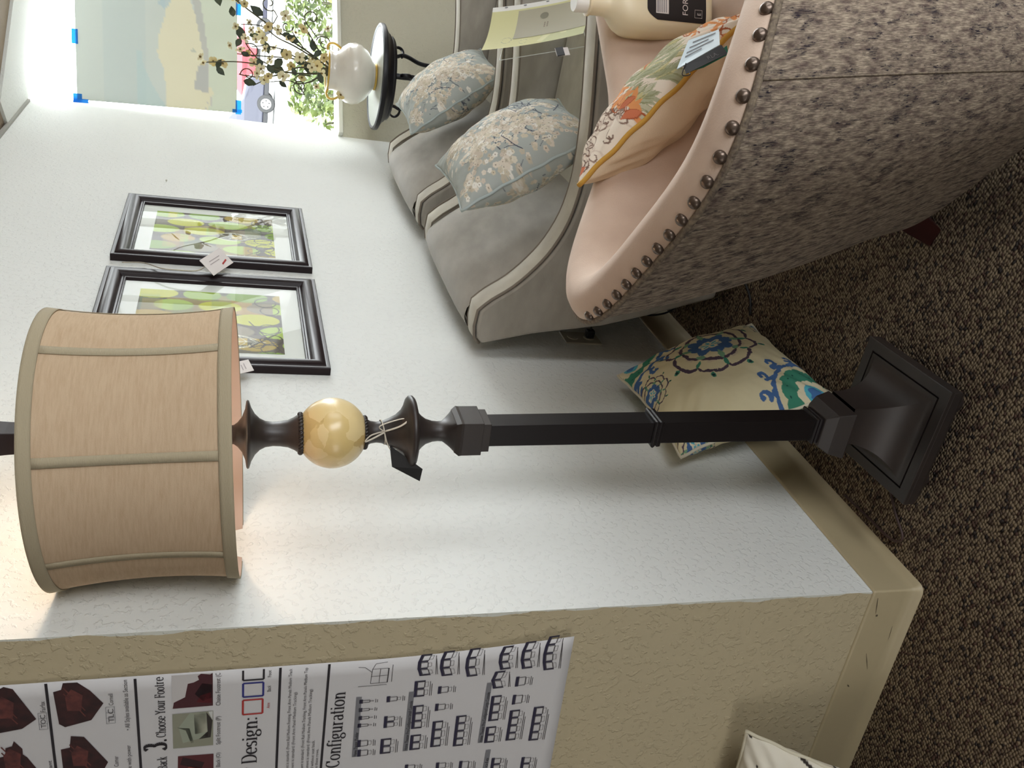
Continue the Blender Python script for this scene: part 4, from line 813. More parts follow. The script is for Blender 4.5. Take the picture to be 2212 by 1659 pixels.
# ------------------------------------------------------------------ cushions
def pillow(name,loc,eul,hx,hy,th,front,back,fmat,bmat,wmat,label,group=None,nf=300,nb=110,wr=.006,seed=0,weltr=.0042):
    M=Matrix.Translation(loc)@Euler(eul,'XYZ').to_matrix().to_4x4(); root=emp(name,loc,label,'cushion',group); rotm=Euler(eul,'XYZ').to_matrix()
    r3=np.random.default_rng(seed); ph=r3.uniform(0,6,8)
    def edge(u,v):
        px=.075; x=u*(1-px*(1-v*v)*(np.abs(u)**1.5)); y=v*(1-px*(1-u*u)*(np.abs(v)**1.5)); return x*hx,y*hy
    def surf(u,v,s):
        x,y=edge(u,v); e=np.clip((1-u*u)*(1-v*v),0,1); z=th*e**.50*(1-.12*(u*u+v*v)/2)
        cor=np.clip(np.abs(u)*np.abs(v),0,1)
        z=z+wr*np.sin(9*u+ph[0]+3*v)*np.sin(7*v+ph[1])*e**.5+wr*1.0*np.sin(26*(np.abs(u)-np.abs(v))+ph[2])*cor**1.3*e**.35*1.1
        z=z+wr*.8*np.sin(14*u*np.sign(v+1e-6)+ph[3])*np.clip(np.abs(v)-.45,0,1)*e**.3
        return np.stack([x,y,s*z],-1)
    def mk(n,s,nm,P,mt):
        ny=n; nx=n
        if P is not None: ny,nx=P.C.shape[:2]
        U,W=np.meshgrid(np.linspace(-1,1,nx),np.linspace(-1,1,ny)); A=surf(U,W,s).reshape(-1,3)@np.array(rotm).T
        i=np.arange(nx*ny).reshape(ny,nx); F=np.stack([i[:-1,:-1],i[:-1,1:],i[1:,1:],i[1:,:-1]],-1).reshape(-1,4)
        if s<0: F=F[:,::-1]
        return obj(nm,A,F,mt,root,col=P.flat() if P is not None else None)
    mk(nf,1,'front_cover',front,fmat); mk(nb,-1,'back_cover',back,bmat)
    t=np.linspace(-1,1,40)[:-1]; E=[(a,-1) for a in t]+[(1,a) for a in t]+[(-a,1) for a in t]+[(-1,-a) for a in t]
    pts=[]
    for u,v in E: x,y=edge(np.array(float(u)),np.array(float(v))); pts.append(rotm@V((float(x),float(y),.0015*math.sin(17*(u-v)))))
    MB().tube(pts,weltr,n=8,closed=True).out('piping',wmat,root,smooth=True)
    return root
def suzani(seed=0,n=320):
    P=Paint(n,n,2,2,(213,202,165)); cr=(213,202,165); J=.010
    pur=(84,70,84);blu=(72,104,150);grn=(64,132,108);aq=(84,172,190)
    X0,Y0=P.X+J*P.jx*1.2,P.Y+J*P.jy*1.2
    def scal(x,y,r,k,w_,c,ph=0,amp=.10):
        dx,dy=X0-x,Y0-y; rr=np.hypot(dx,dy); th=np.arctan2(dy,dx); t=((th+ph)*k/(2*np.pi))%1; R_=r*(1-amp+amp*1.6*np.sqrt(np.clip(1-(2*t-1)**2,0,1))); P.put(np.abs(rr-R_)<w_/2,c)
    def flower(x,y,r,k,c,ph=0,amp=.18):
        dx,dy=X0-x,Y0-y; rr=np.hypot(dx,dy); th=np.arctan2(dy,dx); P.put(rr<r*(1-amp+amp*np.abs(np.cos((th+ph)*k/2))**.7),c)
    def A(x,y,s):
        scal(x,y,.56*s,8,.05*s,pur,amp=.13); 
        for q in range(8): a=2*math.pi*q/8; P.ell(x+.42*s*math.cos(a+.39),y+.42*s*math.sin(a+.39),.035*s,.07*s,a+.39,(196,178,158),.6,jit=J)
        scal(x,y,.38*s,4,.05*s,pur,ph=.8,amp=.12); flower(x,y,.31*s,8,blu,amp=.2)
        for q in range(8):
            a=2*math.pi*q/8; P.lens(x+.345*s*math.cos(a),y+.345*s*math.sin(a),.075*s,.035*s,a+math.pi/2*(q%2),(120,160,128),jit=J); P.lens(x+.47*s*math.cos(a),y+.47*s*math.sin(a),.06*s,.028*s,a,grn,jit=J)
        flower(x,y,.165*s,6,(222,214,184),amp=.3)
        for q in range(6): a=2*math.pi*q/6; P.ell(x+.085*s*math.cos(a),y+.085*s*math.sin(a),.05*s,.024*s,a,aq,jit=J*.5)
        P.ell(x,y,.02*s,c=(196,178,158))
        for q in range(8): a=2*math.pi*(q+.5)/8; P.ell(x+.68*s*math.cos(a),y+.68*s*math.sin(a),.048*s,.036*s,a,grn,jit=J); P.ell(x+.68*s*math.cos(a),y+.68*s*math.sin(a),.022*s,c=(40,60,64))
    def B(x,y,s):
        k=13
        for q in range(k):
            a=2*math.pi*q/k; bx,by=x+.66*s*math.cos(a),y+.66*s*math.sin(a); sp=[]
            for t in np.linspace(0,4.6,16): rr=.085*s*(1-t/6.5); sp.append((bx+rr*math.cos(a+2.6+t),by+rr*math.sin(a+2.6+t)))
            P.line([(x+.50*s*math.cos(a-.16),y+.50*s*math.sin(a-.16)),sp[0]]+sp,.055*s,blu,jit=J)
        P.ell(x,y,.53*s,c=blu,jit=J); P.ell(x,y,.47*s,c=cr,jit=J); flower(x,y,.42*s,14,grn,amp=.1); flower(x,y,.23*s,8,(222,212,180),amp=.2); P.ell(x,y,.13*s,.11*s,c=aq,jit=J); P.ell(x,y,.07*s,c=(70,110,160),jit=J)
        for q in range(16): a=2*math.pi*q/16; P.dot(x+.33*s*math.cos(a),y+.33*s*math.sin(a),.012*s,(30,74,66))
    A(1.24,.94,.95); B(1.92,1.84,.86); B(.06,.20,.90); A(1.08,1.92,.42); A(.02,1.78,.42); A(1.85,.02,.3); A(1.0,.12,.25) if seed else None
    return P
M_cot=attrmat('printed_cotton',.85,.25,1400,spec=.15,soft=16)
M_creamwelt=mat('cream_piping',(205,198,176),.8)
pillow('throw_pillow',(.133,.610,.203),(1.125,0,1.60),.200,.198,.100,suzani(0),suzani(1,160),M_cot,M_cot,M_creamwelt,'cream cushion with blue and green medallions on the carpet behind the floor lamp',seed=2,wr=.0075)
def blossom(seed,n=320):
    P=Paint(n,n,2,2,(176,181,176)); r2=random.Random(seed)
    nz=noise2(n,n,3); P.C*=(1+.03*nz)[...,None]
    def branch(x,y,a,L,w_):
        pts=[(x,y)]; k=int(L/.05)
        for i in range(k):
            a+=r2.uniform(-.28,.28); x+=.05*math.cos(a); y+=.05*math.sin(a); pts.append((x,y))
            if w_>.006 and r2.random()<.34: branch(x,y,a+r2.choice((-1,1))*r2.uniform(.5,1.),L*r2.uniform(.25,.5),w_*.65)
        P.line(pts,w_,(86,90,102))
    for _b in (0,):
     for x,y,a,L in ((.5,.35,.9,1.2),(1.1,.6,.3,.9),(.3,1.2,.2,.8),(1.3,1.3,-.5,.7),(.9,.1,.8,.6),(1.5,.3,1.3,.8),(.2,.5,1.1,.7)): branch(x,y,a,L,.016)
    cl=[(.55,.9,.36),(.75,1.25,.34),(.35,.55,.3),(.9,.8,.26),(.5,1.5,.28),(1.0,1.55,.22),(1.25,1.75,.3),(1.65,1.65,.26),(1.15,1.05,.17),(1.5,.95,.15),(.3,.2,.22),(1.75,1.1,.16),(1.0,.35,.17),(1.55,.45,.15),(.12,1.2,.2),(1.35,1.3,.14),(.2,1.75,.2),(1.8,.2,.2)]
    cols=[(222,214,196),(208,198,176),(216,204,186),(232,228,218),(196,186,166),(210,198,182),(222,212,196)]
    for cx,cy,r in cl:
        cx+=r2.uniform(-.05,.05)*(seed!=1); cy+=r2.uniform(-.05,.05)*(seed!=1)
        for _ in range(int(190*r*r/.12)):
            a=r2.uniform(0,6.3); rr=r*abs(r2.gauss(0,.52)); x=cx+rr*math.cos(a)*1.15;y=cy+rr*math.sin(a); c=cols[r2.randrange(7)]; s=r2.uniform(.014,.024); a0=r2.uniform(0,6)
            for q in range(5): P.dot(x+s*math.cos(a0+q*1.257),y+s*math.sin(a0+q*1.257),s*.8,c)
            if r2.random()<.5: P.dot(x,y,s*.4,(150,138,120))
    for x,y,a,L in ((1.05,.55,-.2,.8),(.9,.75,.2,.9),(1.3,1.45,-.4,.6),(.7,.3,-.3,.7),(1.5,.75,1.2,.5),(.15,.95,.5,.4),(1.6,1.3,.4,.3)): branch(x,y,a,L,.013)
    for _ in range(60):
        x,y=r2.uniform(0,2),r2.uniform(0,2); P.line([(x,y),(x+r2.uniform(-.06,.06),y+r2.uniform(.02,.08))],.007,(104,108,118))
    return P
M_bluewelt=mat('grey_blue_piping',(172,182,180),.8)
gl='grey blue cushions with cream blossom print'
pillow('throw_pillow',(.500,1.232,.652),(.953,.02,1.575),.196,.203,.105,blossom(1),blossom(4,140),M_cot,M_cot,M_bluewelt,'grey blue blossom print cushion on the nearer grey armchair',gl,seed=5,wr=.006)
pillow('throw_pillow',(.445,2.235,.625),(.87,.012,1.54),.195,.195,.098,blossom(2,240),blossom(5,120),M_cot,M_cot,M_bluewelt,'grey blue blossom print cushion on the farther grey armchair by the side table',gl,seed=9,wr=.005)
def foliage(n=300,m_=220):
    # X across (0..1.1) away from the camera, Y up the long side (0..2)
    P=Paint(m_,n,1.1,2,(232,220,204)); r2=random.Random(4)
    def curl(x,y,a,s,c,fill=None,w_=.011):
        pts=[]
        for t in np.linspace(0,1,16): ang=a+t*3.6; rr=s*(1-.75*t); pts.append((x+rr*math.cos(ang),y+rr*math.sin(ang)))
        if fill: P.ell(x+.3*s*math.cos(a),y+.3*s*math.sin(a),s*.62,s*.32,a+.6,fill,jit=.006); P.lens(x+s*.8*math.cos(a-.5),y+s*.8*math.sin(a-.5),s*.8,s*.2,a-.9,fill)
        P.line(pts,w_,c)
    for _ in range(110):  # brown outline scrolls near the tip
        x=r2.uniform(0.02,1.08);y=r2.uniform(1.22,1.9); curl(x,y,r2.uniform(0,6.3),r2.uniform(.045,.09),(128,104,92),None,.012)
        if r2.random()<.6: P.ell(x,y,.09,.05,r2.uniform(0,3),(190,166,150),.35,ring=.25)
    for _ in range(170):  # sage leaf strokes
        x=r2.uniform(0,1.1);y=r2.uniform(.55,1.22); a=1.2+r2.uniform(-.5,.5); P.lens(x,y,r2.uniform(.07,.14),.022,a,r2.choice(((168,172,142),(188,188,160),(158,162,130),(198,190,140))),.9); P.lens(x+.01,y,r2.uniform(.06,.12),.024,a,(140,142,104),.8,ring=.3)
    for _ in range(44):  # orange leaves
        x=r2.uniform(-.02,1.1);y=r2.choice((r2.uniform(-.02,.5),r2.uniform(-.02,.5),r2.uniform(1.2,1.3))); curl(x,y,r2.uniform(0,6.3),r2.uniform(.08,.13),(172,96,62),(222,152,98),.012)
    for _ in range(12):
        x=r2.uniform(.6,1.1);y=r2.uniform(.5,1.9); curl(x,y,r2.uniform(0,6.3),r2.uniform(.05,.08),(178,92,66),(208,132,100),.01)
    for x,y in ((.10,1.95),(.2,1.9),(.05,1.27),(.15,1.22)): P.lens(x,y,.10,.035,1.2,(204,120,88)); P.lens(x,y,.10,.035,1.2,(170,90,60),ring=.2)
    return P
M_tanback=mat('cream_cotton_back',(230,212,186),.85,bump=.3,bscale=500,c2=(222,202,172),vscale=6)
M_mustard=mat('mustard_piping',(196,150,62),.75)
near_p=pillow('throw_pillow',(.815,.477,.624),(.655,.431,1.763),.118,.205,.068,foliage(),None,M_cot,M_tanback,M_mustard,'cream cushion with orange and sage leaves and mustard piping on the foreground tub chair',seed=3,wr=.007,weltr=.0048)
def inkline(n=200):
    P=Paint(n,n,2,2,(222,216,200)); r2=random.Random(6)
    for _ in range(80):
        x,y=r2.uniform(0,2),r2.uniform(0,2);a=r2.uniform(0,6.3); pts=[(x,y)]
        for i in range(9): a+=r2.uniform(-.25,.3); x+=.07*math.cos(a);y+=.07*math.sin(a); pts.append((x,y))
        P.line(pts,r2.choice((.012,.018,.026)),(56,50,46))
    for _ in range(70): x,y=r2.gauss(1.2,.25),r2.gauss(1.2,.25); P.lens(x,y,.05,.02,r2.uniform(0,3),r2.choice(((150,122,96),(112,104,84),(170,140,104))))
    for i in range(10): P.line([(1.0,1.9),(1.0+.9*math.cos(-2.6+i*.24),1.9+.9*math.sin(-2.6+i*.24))],.012,(60,54,50))
    P.ell(1.25,1.7,.16,.09,.6,(70,64,58),.9,ring=.25)
    return P
pillow('throw_pillow',(-.478,-.208,.196),(.98,.0,.04),.205,.200,.065,inkline(),inkline(120),M_cot,M_cot,M_creamwelt,'cream cushion with dark ink lines on the carpet against the tan wall',seed=8,nf=200,weltr=.004)
# cards on the foliage cushion
def quadcard(root,pts,mt,name='card',th=.0006):
    p=[V(q) for q in pts]; n=((p[1]-p[0]).cross(p[3]-p[0])).normalized()*th; return MB().add([q-n for q in p]+[q+n for q in p],[(3,2,1,0),(4,5,6,7),(0,1,5,4),(1,2,6,5),(2,3,7,6),(3,0,4,7)]).out(name,mt,root)
def textmesh(txt,size,mt,parent,M,name='lettering'):
    cu=bpy.data.curves.new(name,'FONT'); cu.body=txt; cu.size=size; cu.resolution_u=3; t=bpy.data.objects.new(name,cu); COL.objects.link(t)
    dg=bpy.context.evaluated_depsgraph_get(); me=t.evaluated_get(dg).to_mesh(); co=[M@V(v.co) for v in me.vertices]; pf_=[tuple(p.vertices) for p in me.polygons]; t.evaluated_get(dg).to_mesh_clear(); bpy.data.objects.remove(t)
    return obj(name,co,pf_,mt,parent,False)
def frameM(o_,x,y):
    x=V(x).normalized(); y=V(y); y=(y-x*x.dot(y)).normalized(); z=x.cross(y); return Matrix(((x.x,y.x,z.x,o_[0]),(x.y,y.y,z.y,o_[1]),(x.z,y.z,z.z,o_[2]),(0,0,0,1)))
TT=emp('swing_tags',(.925,.31,.655),'white, black and green paper tags tied to the mustard piping of the leaf cushion','tag'); t0=TT.location
TAG_W=[V(p)-t0 for p in ((.9008,.3072,.6947),(.9494,.3045,.6308),(.9673,.361,.6094),(.9405,.3746,.6533))]
TAG_B=[V(p)-t0 for p in ((.9099,.2932,.692),(.8996,.2804,.6898),(.9407,.2796,.6261),(.9508,.2943,.6339))]
TAG_G=[V(p)-t0 for p in ((.9065,.2856,.674),(.9127,.2878,.6577),(.938,.2929,.6173),(.9509,.3002,.6204))]
quadcard(TT,TAG_W,mat('pale_blue_card',(196,214,224),.5),'white_tag'); quadcard(TT,TAG_B,mat('black_tag_card',(24,24,27),.5),'black_tag'); quadcard(TT,TAG_G,mat('green_tag_card',(30,116,96),.5),'green_tag')
MB().tube(spline([V(p)-t0 for p in ((.915,.290,.690),(.897,.285,.694),(.900,.278,.684),(.906,.300,.676),(.93,.345,.645))],20),.0009,n=6).out('tag_cord',M_cord,TT,smooth=True)
wn_=(TAG_W[1]-TAG_W[0]).cross(TAG_W[3]-TAG_W[0]).normalized(); mb=MB()
if wn_.dot(V((1.089,-1.095,1.4))-t0)<0: wn_=-wn_
for a_,b_,c_ in ((.12,.55,.30),(.12,.85,.45),(.15,.7,.62),(.2,.9,.80)):
    bl=lambda u,v: (TAG_W[0]*(1-u)+TAG_W[1]*u)*(1-v)+(TAG_W[3]*(1-u)+TAG_W[2]*u)*v+wn_*.0012
    mb.add([bl(a_,c_),bl(b_,c_),bl(b_,c_+.05),bl(a_,c_+.05)],[(0,1,2,3)])
mb.out('printed_lines',M_greyink,TT)
bn=(TAG_B[1]-TAG_B[0]).cross(TAG_B[2]-TAG_B[1]).normalized(); bn=bn if bn.dot(V((1.089,-1.095,1.4))-t0)>0 else -bn
textmesh('RLA.',.010,M_greyink,TT,frameM(TAG_B[1]*.45+TAG_B[2]*.55+bn*.0014+(TAG_B[0]-TAG_B[1])*.3,TAG_B[2]-TAG_B[1],TAG_B[0]-TAG_B[1]),'tag_lettering')
# ------------------------------------------------------------------ jug on the tub chair's seat
JB=V((.962,.688,.479)); jug=emp('plastic_jug',JB,'cream plastic jug with white cap and black label on the tub chair seat','jug')
M_jug=mat('cream_translucent_plastic',(234,222,192),.35,spec=.4); jt=M_jug.node_tree; jt.nodes['Principled BSDF'].inputs['Subsurface Weight'].default_value=.25; jt.nodes['Principled BSDF'].inputs['Subsurface Radius'].default_value=(.02,.018,.01)
M_cap=mat('white_cap_plastic',(238,236,230),.35)
JR=Matrix.Rotation(R(-4),4,fh)@Matrix.Rotation(R(27),4,'Z')@Matrix.Diagonal((.92,.92,1.16,1))
def jsec(prof,e=3.2,n=48,sx=1.,sy=.82):
    vs=[];fs=[]
    for r,z,k in prof:
        ee=2+(e-2)*k; ax=1+(sx-1)*k; ay=1+(sy-1)*k
        for i in range(n):
            a=2*math.pi*i/n; c,s=math.cos(a),math.sin(a); rr=(abs(c)**ee+abs(s)**ee)**(-1/ee); vs.append((r*rr*c*ax,r*rr*s*ay,z))
    for q in range(len(prof)-1):
        for i in range(n): j=(i+1)%n; fs.append((q*n+i,q*n+j,(q+1)*n+j,(q+1)*n+i))
    fs.append(tuple(range(n))[::-1]); fs.append(tuple((len(prof)-1)*n+i for i in range(n))); return MB().add(vs,fs)
jsec([(.052,0,1),(.059,.004,1),(.062,.012,1),(.062,.120,1),(.061,.138,1),(.057,.153,.9),(.049,.166,.6),(.038,.176,.25),(.028,.183,0),(.0245,.190,0),(.0235,.200,0),(.0235,.216,0),(.026,.218,0),(.026,.222,0),(.0225,.223,0)]).xf(JR).out('bottle',M_jug,jug,smooth=True,sharp=60)
cp=MB().lathe([(0,.222),(.0205,.222),(.0205,.243),(.019,.2455),(0,.2455)],40).xf(JR)
cp.out('cap',M_cap,jug,smooth=True,sharp=40,bevel=0)
# label wraps the front of the body
M_lab=mat('black_label',(28,26,30),.4); vs=[];fs=[]; nL=24
def jpt(a,z,k=.0006,e=3.2,sy=.82):
    c,s=math.cos(a),math.sin(a); rr=(abs(c)**e+abs(s)**e)**(-1/e); r=.062+k
    return JR@V((r*rr*c,r*rr*s*sy,z))
aL0,aL1=R(-123),R(-38)
for i in range(nL+1):
    a=aL0+(aL1-aL0)*i/nL; t=i/nL; zt_=.128-.02*max(0,1-t/.22)**2; vs+=[jpt(a,.016),jpt(a,zt_)]
for i in range(nL): fs.append((i*2,i*2+2,i*2+3,i*2+1))
lab=obj('label',vs,fs,M_lab,jug)
def on_label(a0,a1,z0,z1,mt,name,k=.0010):
    vs=[];fs=[]
    for i in range(7): a=a0+(a1-a0)*i/6; vs+=[jpt(a,z0,k),jpt(a,z1,k)]
    for i in range(6): fs.append((i*2,i*2+2,i*2+3,i*2+1))
    return obj(name,vs,fs,mt,lab)
on_label(R(-112),R(-72),.088,.112,M_paper,'white_sticker')
for q,z in enumerate((.092,.0955,.099,.1025,.106,.1085)): on_label(R(-110),R(-74 if q%2 else -84),z,z+.0014,M_greyink,'sticker_line',.0014)
la=jpt(R(-112),.052,.0026); lb_=jpt(R(-80),.052,.0026); textmesh('FOR',.017,M_paper,lab,frameM(la,lb_-la,(0,0,1)))
lc_=jpt(R(-112),.030,.0012); MB().tube([jpt(a,z,.001) for a,z in ((R(-114),.024),(R(-100),.024),(R(-100),.038),(R(-114),.038))],.0005,n=4,closed=True).out('symbol_box',M_paper,lab); textmesh('E',.011,M_paper,lab,frameM(jpt(R(-110),.027,.0024),lb_-la,(0,0,1)))
# ------------------------------------------------------------------ paper sign in a clear stand on the nearer grey chair's seat
SM=Matrix.Translation((.811,1.38,.600))@Euler((1.032,.298,1.116),'XYZ').to_matrix().to_4x4()
sg=emp('sign_sheet',SM.translation,'pale yellow printed sheet with grey panel, propped above the nearer grey armchair seat','sign'); so=V(sg.location)
def sp(x,y,z=0): # slight curl at the long edges
    return SM@V((x,y,z+.012*(x/.108)**2+.006*(y/.14)**2))-so
P=Paint(80,100,.216,.28,(214,210,158)); 
P.C*=1; nz=noise2(80,100,4); P.put((P.Y<.11+.02*nz)&(P.X<.09),(200,204,160),.8)
for x,y,r in ((.05,.22,.018),(.03,.17,.014)): P.ell(x,y,r,r*.8,c=(176,178,146),ring=.12)
P.line([(.06,.2),(.10,.165),(.06,.14),(.09,.11)],.012,(196,198,162)); P.line([(.02,.12),(.09,.09),(.05,.06)],.018,(222,220,176))
P.put((P.X>.198),(236,234,228))
i=np.arange(8000).reshape(100,80); F=np.stack([i[:-1,:-1],i[:-1,1:],i[1:,1:],i[1:,:-1]],-1).reshape(-1,4)
M_sheet=attrmat('thin_sign_paper',.7,0,translucent=.25)
obj('paper',[sp(a-.108,b-.14) for a,b in zip(P.X.ravel(),P.Y.ravel())],F,M_sheet,sg,col=P.flat())
def sgrid(x0,x1,y0,y1,mt,name,par,dz=.0008):
    vs=[];fs=[]
    for j in range(9):
        for i_ in range(9): vs.append(sp(x0+(x1-x0)*i_/8,y0+(y1-y0)*j/8,dz))
    for j in range(8):
        for i_ in range(8): a=j*9+i_; fs.append((a,a+1,a+10,a+9))
    return obj(name,vs,fs,mt,par)
gp=sgrid(-.055,.082,-.14,.062,mat('grey_print_panel',(158,152,130),.7),'grey_panel',sg)
MB().add([sp(.045+.014*math.cos(a),-.015+.012*math.sin(a),.0014) for a in np.linspace(0,6.28,20,endpoint=False)],[tuple(range(20))]).out('oval_mark',mat('olive_grey_ink',(112,108,88),.7),gp)
mb=MB()
for k,(y,w_) in enumerate(((-.022,.022),(-.030,.030))):
    for x0 in (0,.009,.018): mb.add([sp(-.012+x0,y,.0014),sp(-.012+x0+.007,y,.0014),sp(-.012+x0+.007,y+.004,.0014),sp(-.012+x0,y+.004,.0014)],[(0,1,2,3)])
mb.out('small_lettering',mat('sepia_ink',(124,112,96),.7),gp)
mb=MB()
for y in (.10,.045,-.02,-.09): mb.add([sp(.102+.0025*math.cos(a),y+.005*math.sin(a),.001) for a in np.linspace(0,6.28,10,endpoint=False)],[tuple(range(10))])
mb.out('binder_hole',M_greyink,sg)
M_edge=mat('acrylic_edge',(200,204,198),.3)
M_acr=glass('clear_acrylic',(.985,.99,.985),ior=1.3)
ac=emp('sign_holder',SM.translation+V((0,0,-.0)),'clear acrylic stand holding the pale yellow sheet on the nearer grey armchair','sign holder')
def ap(x,y,z): return SM@V((x,y,z))-so
vs=[ap(-.135,-.150,-.004),ap(.135,-.150,-.004),ap(.135,.09,-.004),ap(-.135,.09,-.004)]; q=[p+ (SM.to_3x3()@V((0,0,-.003))) for p in vs]
MB().add(vs,[(0,1,2,3)]).out('back_panel',M_acr,ac); MB().tube(vs,.0012,n=6,closed=True).out('polished_edge',M_edge,ac)
b0=ap(-.135,-.150,-.004);b1=ap(.135,-.150,-.004); zz=.447-so.z; dx=V((-.09,.03,0)); f0=V((b0.x,b0.y,zz));f1=V((b1.x,b1.y,zz-0))
MB().add([f0,f1,f1+dx,f0+dx],[(0,1,2,3)]).out('foot_panel',M_acr,ac); MB().tube([f0,f1,f1+dx,f0+dx],.0012,n=6,closed=True).out('polished_edge',M_edge,ac)
cd_=emp('business_card',(.776,1.19,.578),'small black and white card propped under the pale yellow sheet','card')
quadcard(cd_,[(0,0,-.018),(.014,.03,-.018),(.006,.032,.016),(-.008,.002,.016)],M_paper); quadcard(cd_,[(-.001,.0,-.004),(.013,.030,-.004),(.0065,.0315,.015),(-.0075,.0015,.015)],mat('dark_card_print',(50,50,54),.6),'printed_band',.0012)
# ------------------------------------------------------------------ round iron side table by the window
TB=V((.313,2.985,0)); tbl=emp('side_table',TB,'round black iron side table with scroll legs in front of the window','side table')
MB().lathe([(0,.774),(.196,.774),(.206,.7755),(.211,.779),(0,.779)],64).out('table_top',M_tabletop,tbl,smooth=True,sharp=40)
MB().lathe([(.120,.716),(.172,.716),(.178,.722),(.178,.730),(.188,.736),(.190,.742),(.206,.752),(.212,.756),(.2255,.762),(.2275,.770),(.2255,.780),(.218,.784),(.211,.781),(.206,.774),(.12,.772)],72,cap=False).out('rim',M_wroughtblack,tbl,smooth=True,sharp=50)
for k in range(3):
    a=R(-72+120*k); dv=V((math.cos(a),math.sin(a),0)); up=V((0,0,1)); pf=[]
    sc_=[]
    for t in np.linspace(0,4.4,22): rr=.026*(1-.10*t/4.4*1.6); sc_.append((.165+.0+rr*math.cos(2.2-t)*1.0-.02,.676+rr*math.sin(2.2-t)))
    pts2=[(.120,.716),(.125,.68),(.135,.655),(.128,.625),(.105,.58),(.10,.53),(.118,.46),(.135,.38),(.13,.28),(.10,.18),(.085,.10),(.11,.035),(.165,.010),(.185,.012)]
    path_=[dv*x+up*z for x,z in [(p.x,p.y) for p in spline([(a_,b_,0) for a_,b_ in pts2],44)]]
    MB().tube(path_,.0125,n=10,flat=.5).out('leg',M_wroughtblack,tbl,smooth=True)
    q=[dv*x+up*z for x,z in [(.150+.034*(1-.12*t)*math.cos(-2.4+t),.678+.030*(1-.12*t)*math.sin(-2.4+t)) for t in np.linspace(0,4.6,26)]]
    MB().tube(q,[.011*(1-.012*i) for i in range(26)],n=8,flat=.5).out('scroll',M_wroughtblack,tbl,smooth=True)
# ------------------------------------------------------------------ vase and flowers
vz=V((.313,2.985,.779)); vase=emp('vase',vz,'white ceramic two-handled vase with gold rim on the round side table','vase')
MB().lathe([(0,0),(.050,0),(.056,.004),(.054,.012),(.072,.022),(.104,.046),(.124,.074),(.130,.100),(.124,.128),(.106,.152),(.086,.168),(.079,.184),(.080,.200),(.084,.212),(.080,.214),(.074,.205),(.070,.18),(0,.16)],56).out('body',M_ceramic,vase,smooth=True)
MB().tube([(.082*math.cos(a),.082*math.sin(a),.212) for a in np.linspace(0,2*math.pi,48,endpoint=False)],.004,closed=True).out('gold_rim',M_gold,vase,smooth=True)
MB().lathe([(.056,.001),(.0575,.005),(.055,.010),(.052,.010)],40,cap=False).out('gold_foot_line',M_gold,vase,smooth=True)
for s in (1,-1):
    p=[rh*s*x+V((0,0,z)) for x,z in ((.080,.208),(.100,.214),(.118,.206),(.122,.186),(.112,.166),(.103,.156))]; MB().tube(spline(p,24),.0075,n=10,flat=.7).out('handle',M_gold,vase,smooth=True)
fo=vz+V((0,0,.20)); fl=emp('flower_arrangement',fo,'spray of cream dogwood flowers and curling twigs in the white vase','flowers')
KP=.00236
def fp(x,y,dep=0.): # across / up in the plane of the spray, metres from the vase mouth
    return rh*((152-y)*KP)+V((0,0,(725-x)*KP))+fh*dep
M_stem=mat('brown_green_stem',(70,68,46),.7); M_leaf=mat('dull_green_leaf',(74,84,62),.6,c2=(52,62,50),vscale=30); M_pet=mat('cream_petal',(226,214,160),.7,c2=(240,232,200),vscale=25); M_pet2=mat('aged_petal',(206,180,110),.7,c2=(228,214,164),vscale=25); M_eye=mat('flower_eye',(120,96,50),.8)
fr=random.Random(5)
br=[[(728,152),(690,128),(640,103),(590,75),(560,58),(520,32),(470,12),(452,2)],[(728,156),(680,165),(640,168),(600,163),(560,164),(505,174)],[(728,150),(700,136),(660,118),(630,108),(600,92),(565,95)],[(728,154),(690,146),(655,140),(610,143),(560,146)],[(728,148),(705,120),(690,96),(672,78)],[(728,158),(705,166),(690,176),(668,182),(650,178),(610,186)],[(728,150),(700,146),(668,136),(640,122),(610,118),(585,122)],[(728,153),(700,152),(672,150),(650,158),(620,172),(590,190)]]
for i,b_ in enumerate(br):
    dp=(i-3.5)*.02; pts=[fp(x,y,dp*(k/len(b_))) for k,(x,y) in enumerate(b_)]; s=spline(pts,40)
    MB().tube(s,[.0046*(1-.6*k/40) for k in range(40)],n=6).out('branch',M_stem,fl,smooth=True)
def spiral(cx,cy,r,a0,turns,tail):
    pts=[]; n=40
    for k in range(n): t=k/(n-1); a=a0+turns*6.283*(1-t); rr=r*(.25+.75*t); pts.append((cx+rr*math.cos(a),cy+rr*math.sin(a)))
    return [fp(x,y,.01) for x,y in pts+tail]
for cx,cy,r,a0,tn,tail in ((613,44,14,.9,1.1,[(628,68),(612,90)]),(690,58,15,2.2,1.1,[(676,72),(700,110)]),(713,102,15,3.4,1.2,[(700,92),(680,70)]),(672,187,14,1.,1.3,[(660,170),(690,165)]),(585,135,15,4.,1.,[(600,150),(640,160)]),(645,80,12,0.,.8,[(655,90),(680,120)]),(580,178,13,3.,1.,[(600,180),(640,170)])):
    MB().tube(spline(spiral(cx,cy,r,a0,tn,tail),70),.0026,n=6).out('tendril',M_stem,fl,smooth=True)
fpos=[(455,12),(515,32),(560,52),(548,50),(580,84),(598,92),(612,96),(556,100),(640,75),(673,88),(592,110),(548,142),(520,158),(505,178),(500,168),(578,142),(603,108),(608,132),(645,143),(665,135),(668,143),(682,140),(596,178),(608,186),(615,182),(640,178),(700,190),(712,136),(718,80),(624,120),(650,112),(566,134),(637,170),(745,196),(752,190),(690,158),(570,60),(628,100),(618,148),(655,150),(590,150),(573,124),(700,150),(694,128),(540,46),(500,20),(602,176),(660,98),(536,165),(710,160),(646,168),(676,166),(584,96),(632,90)]
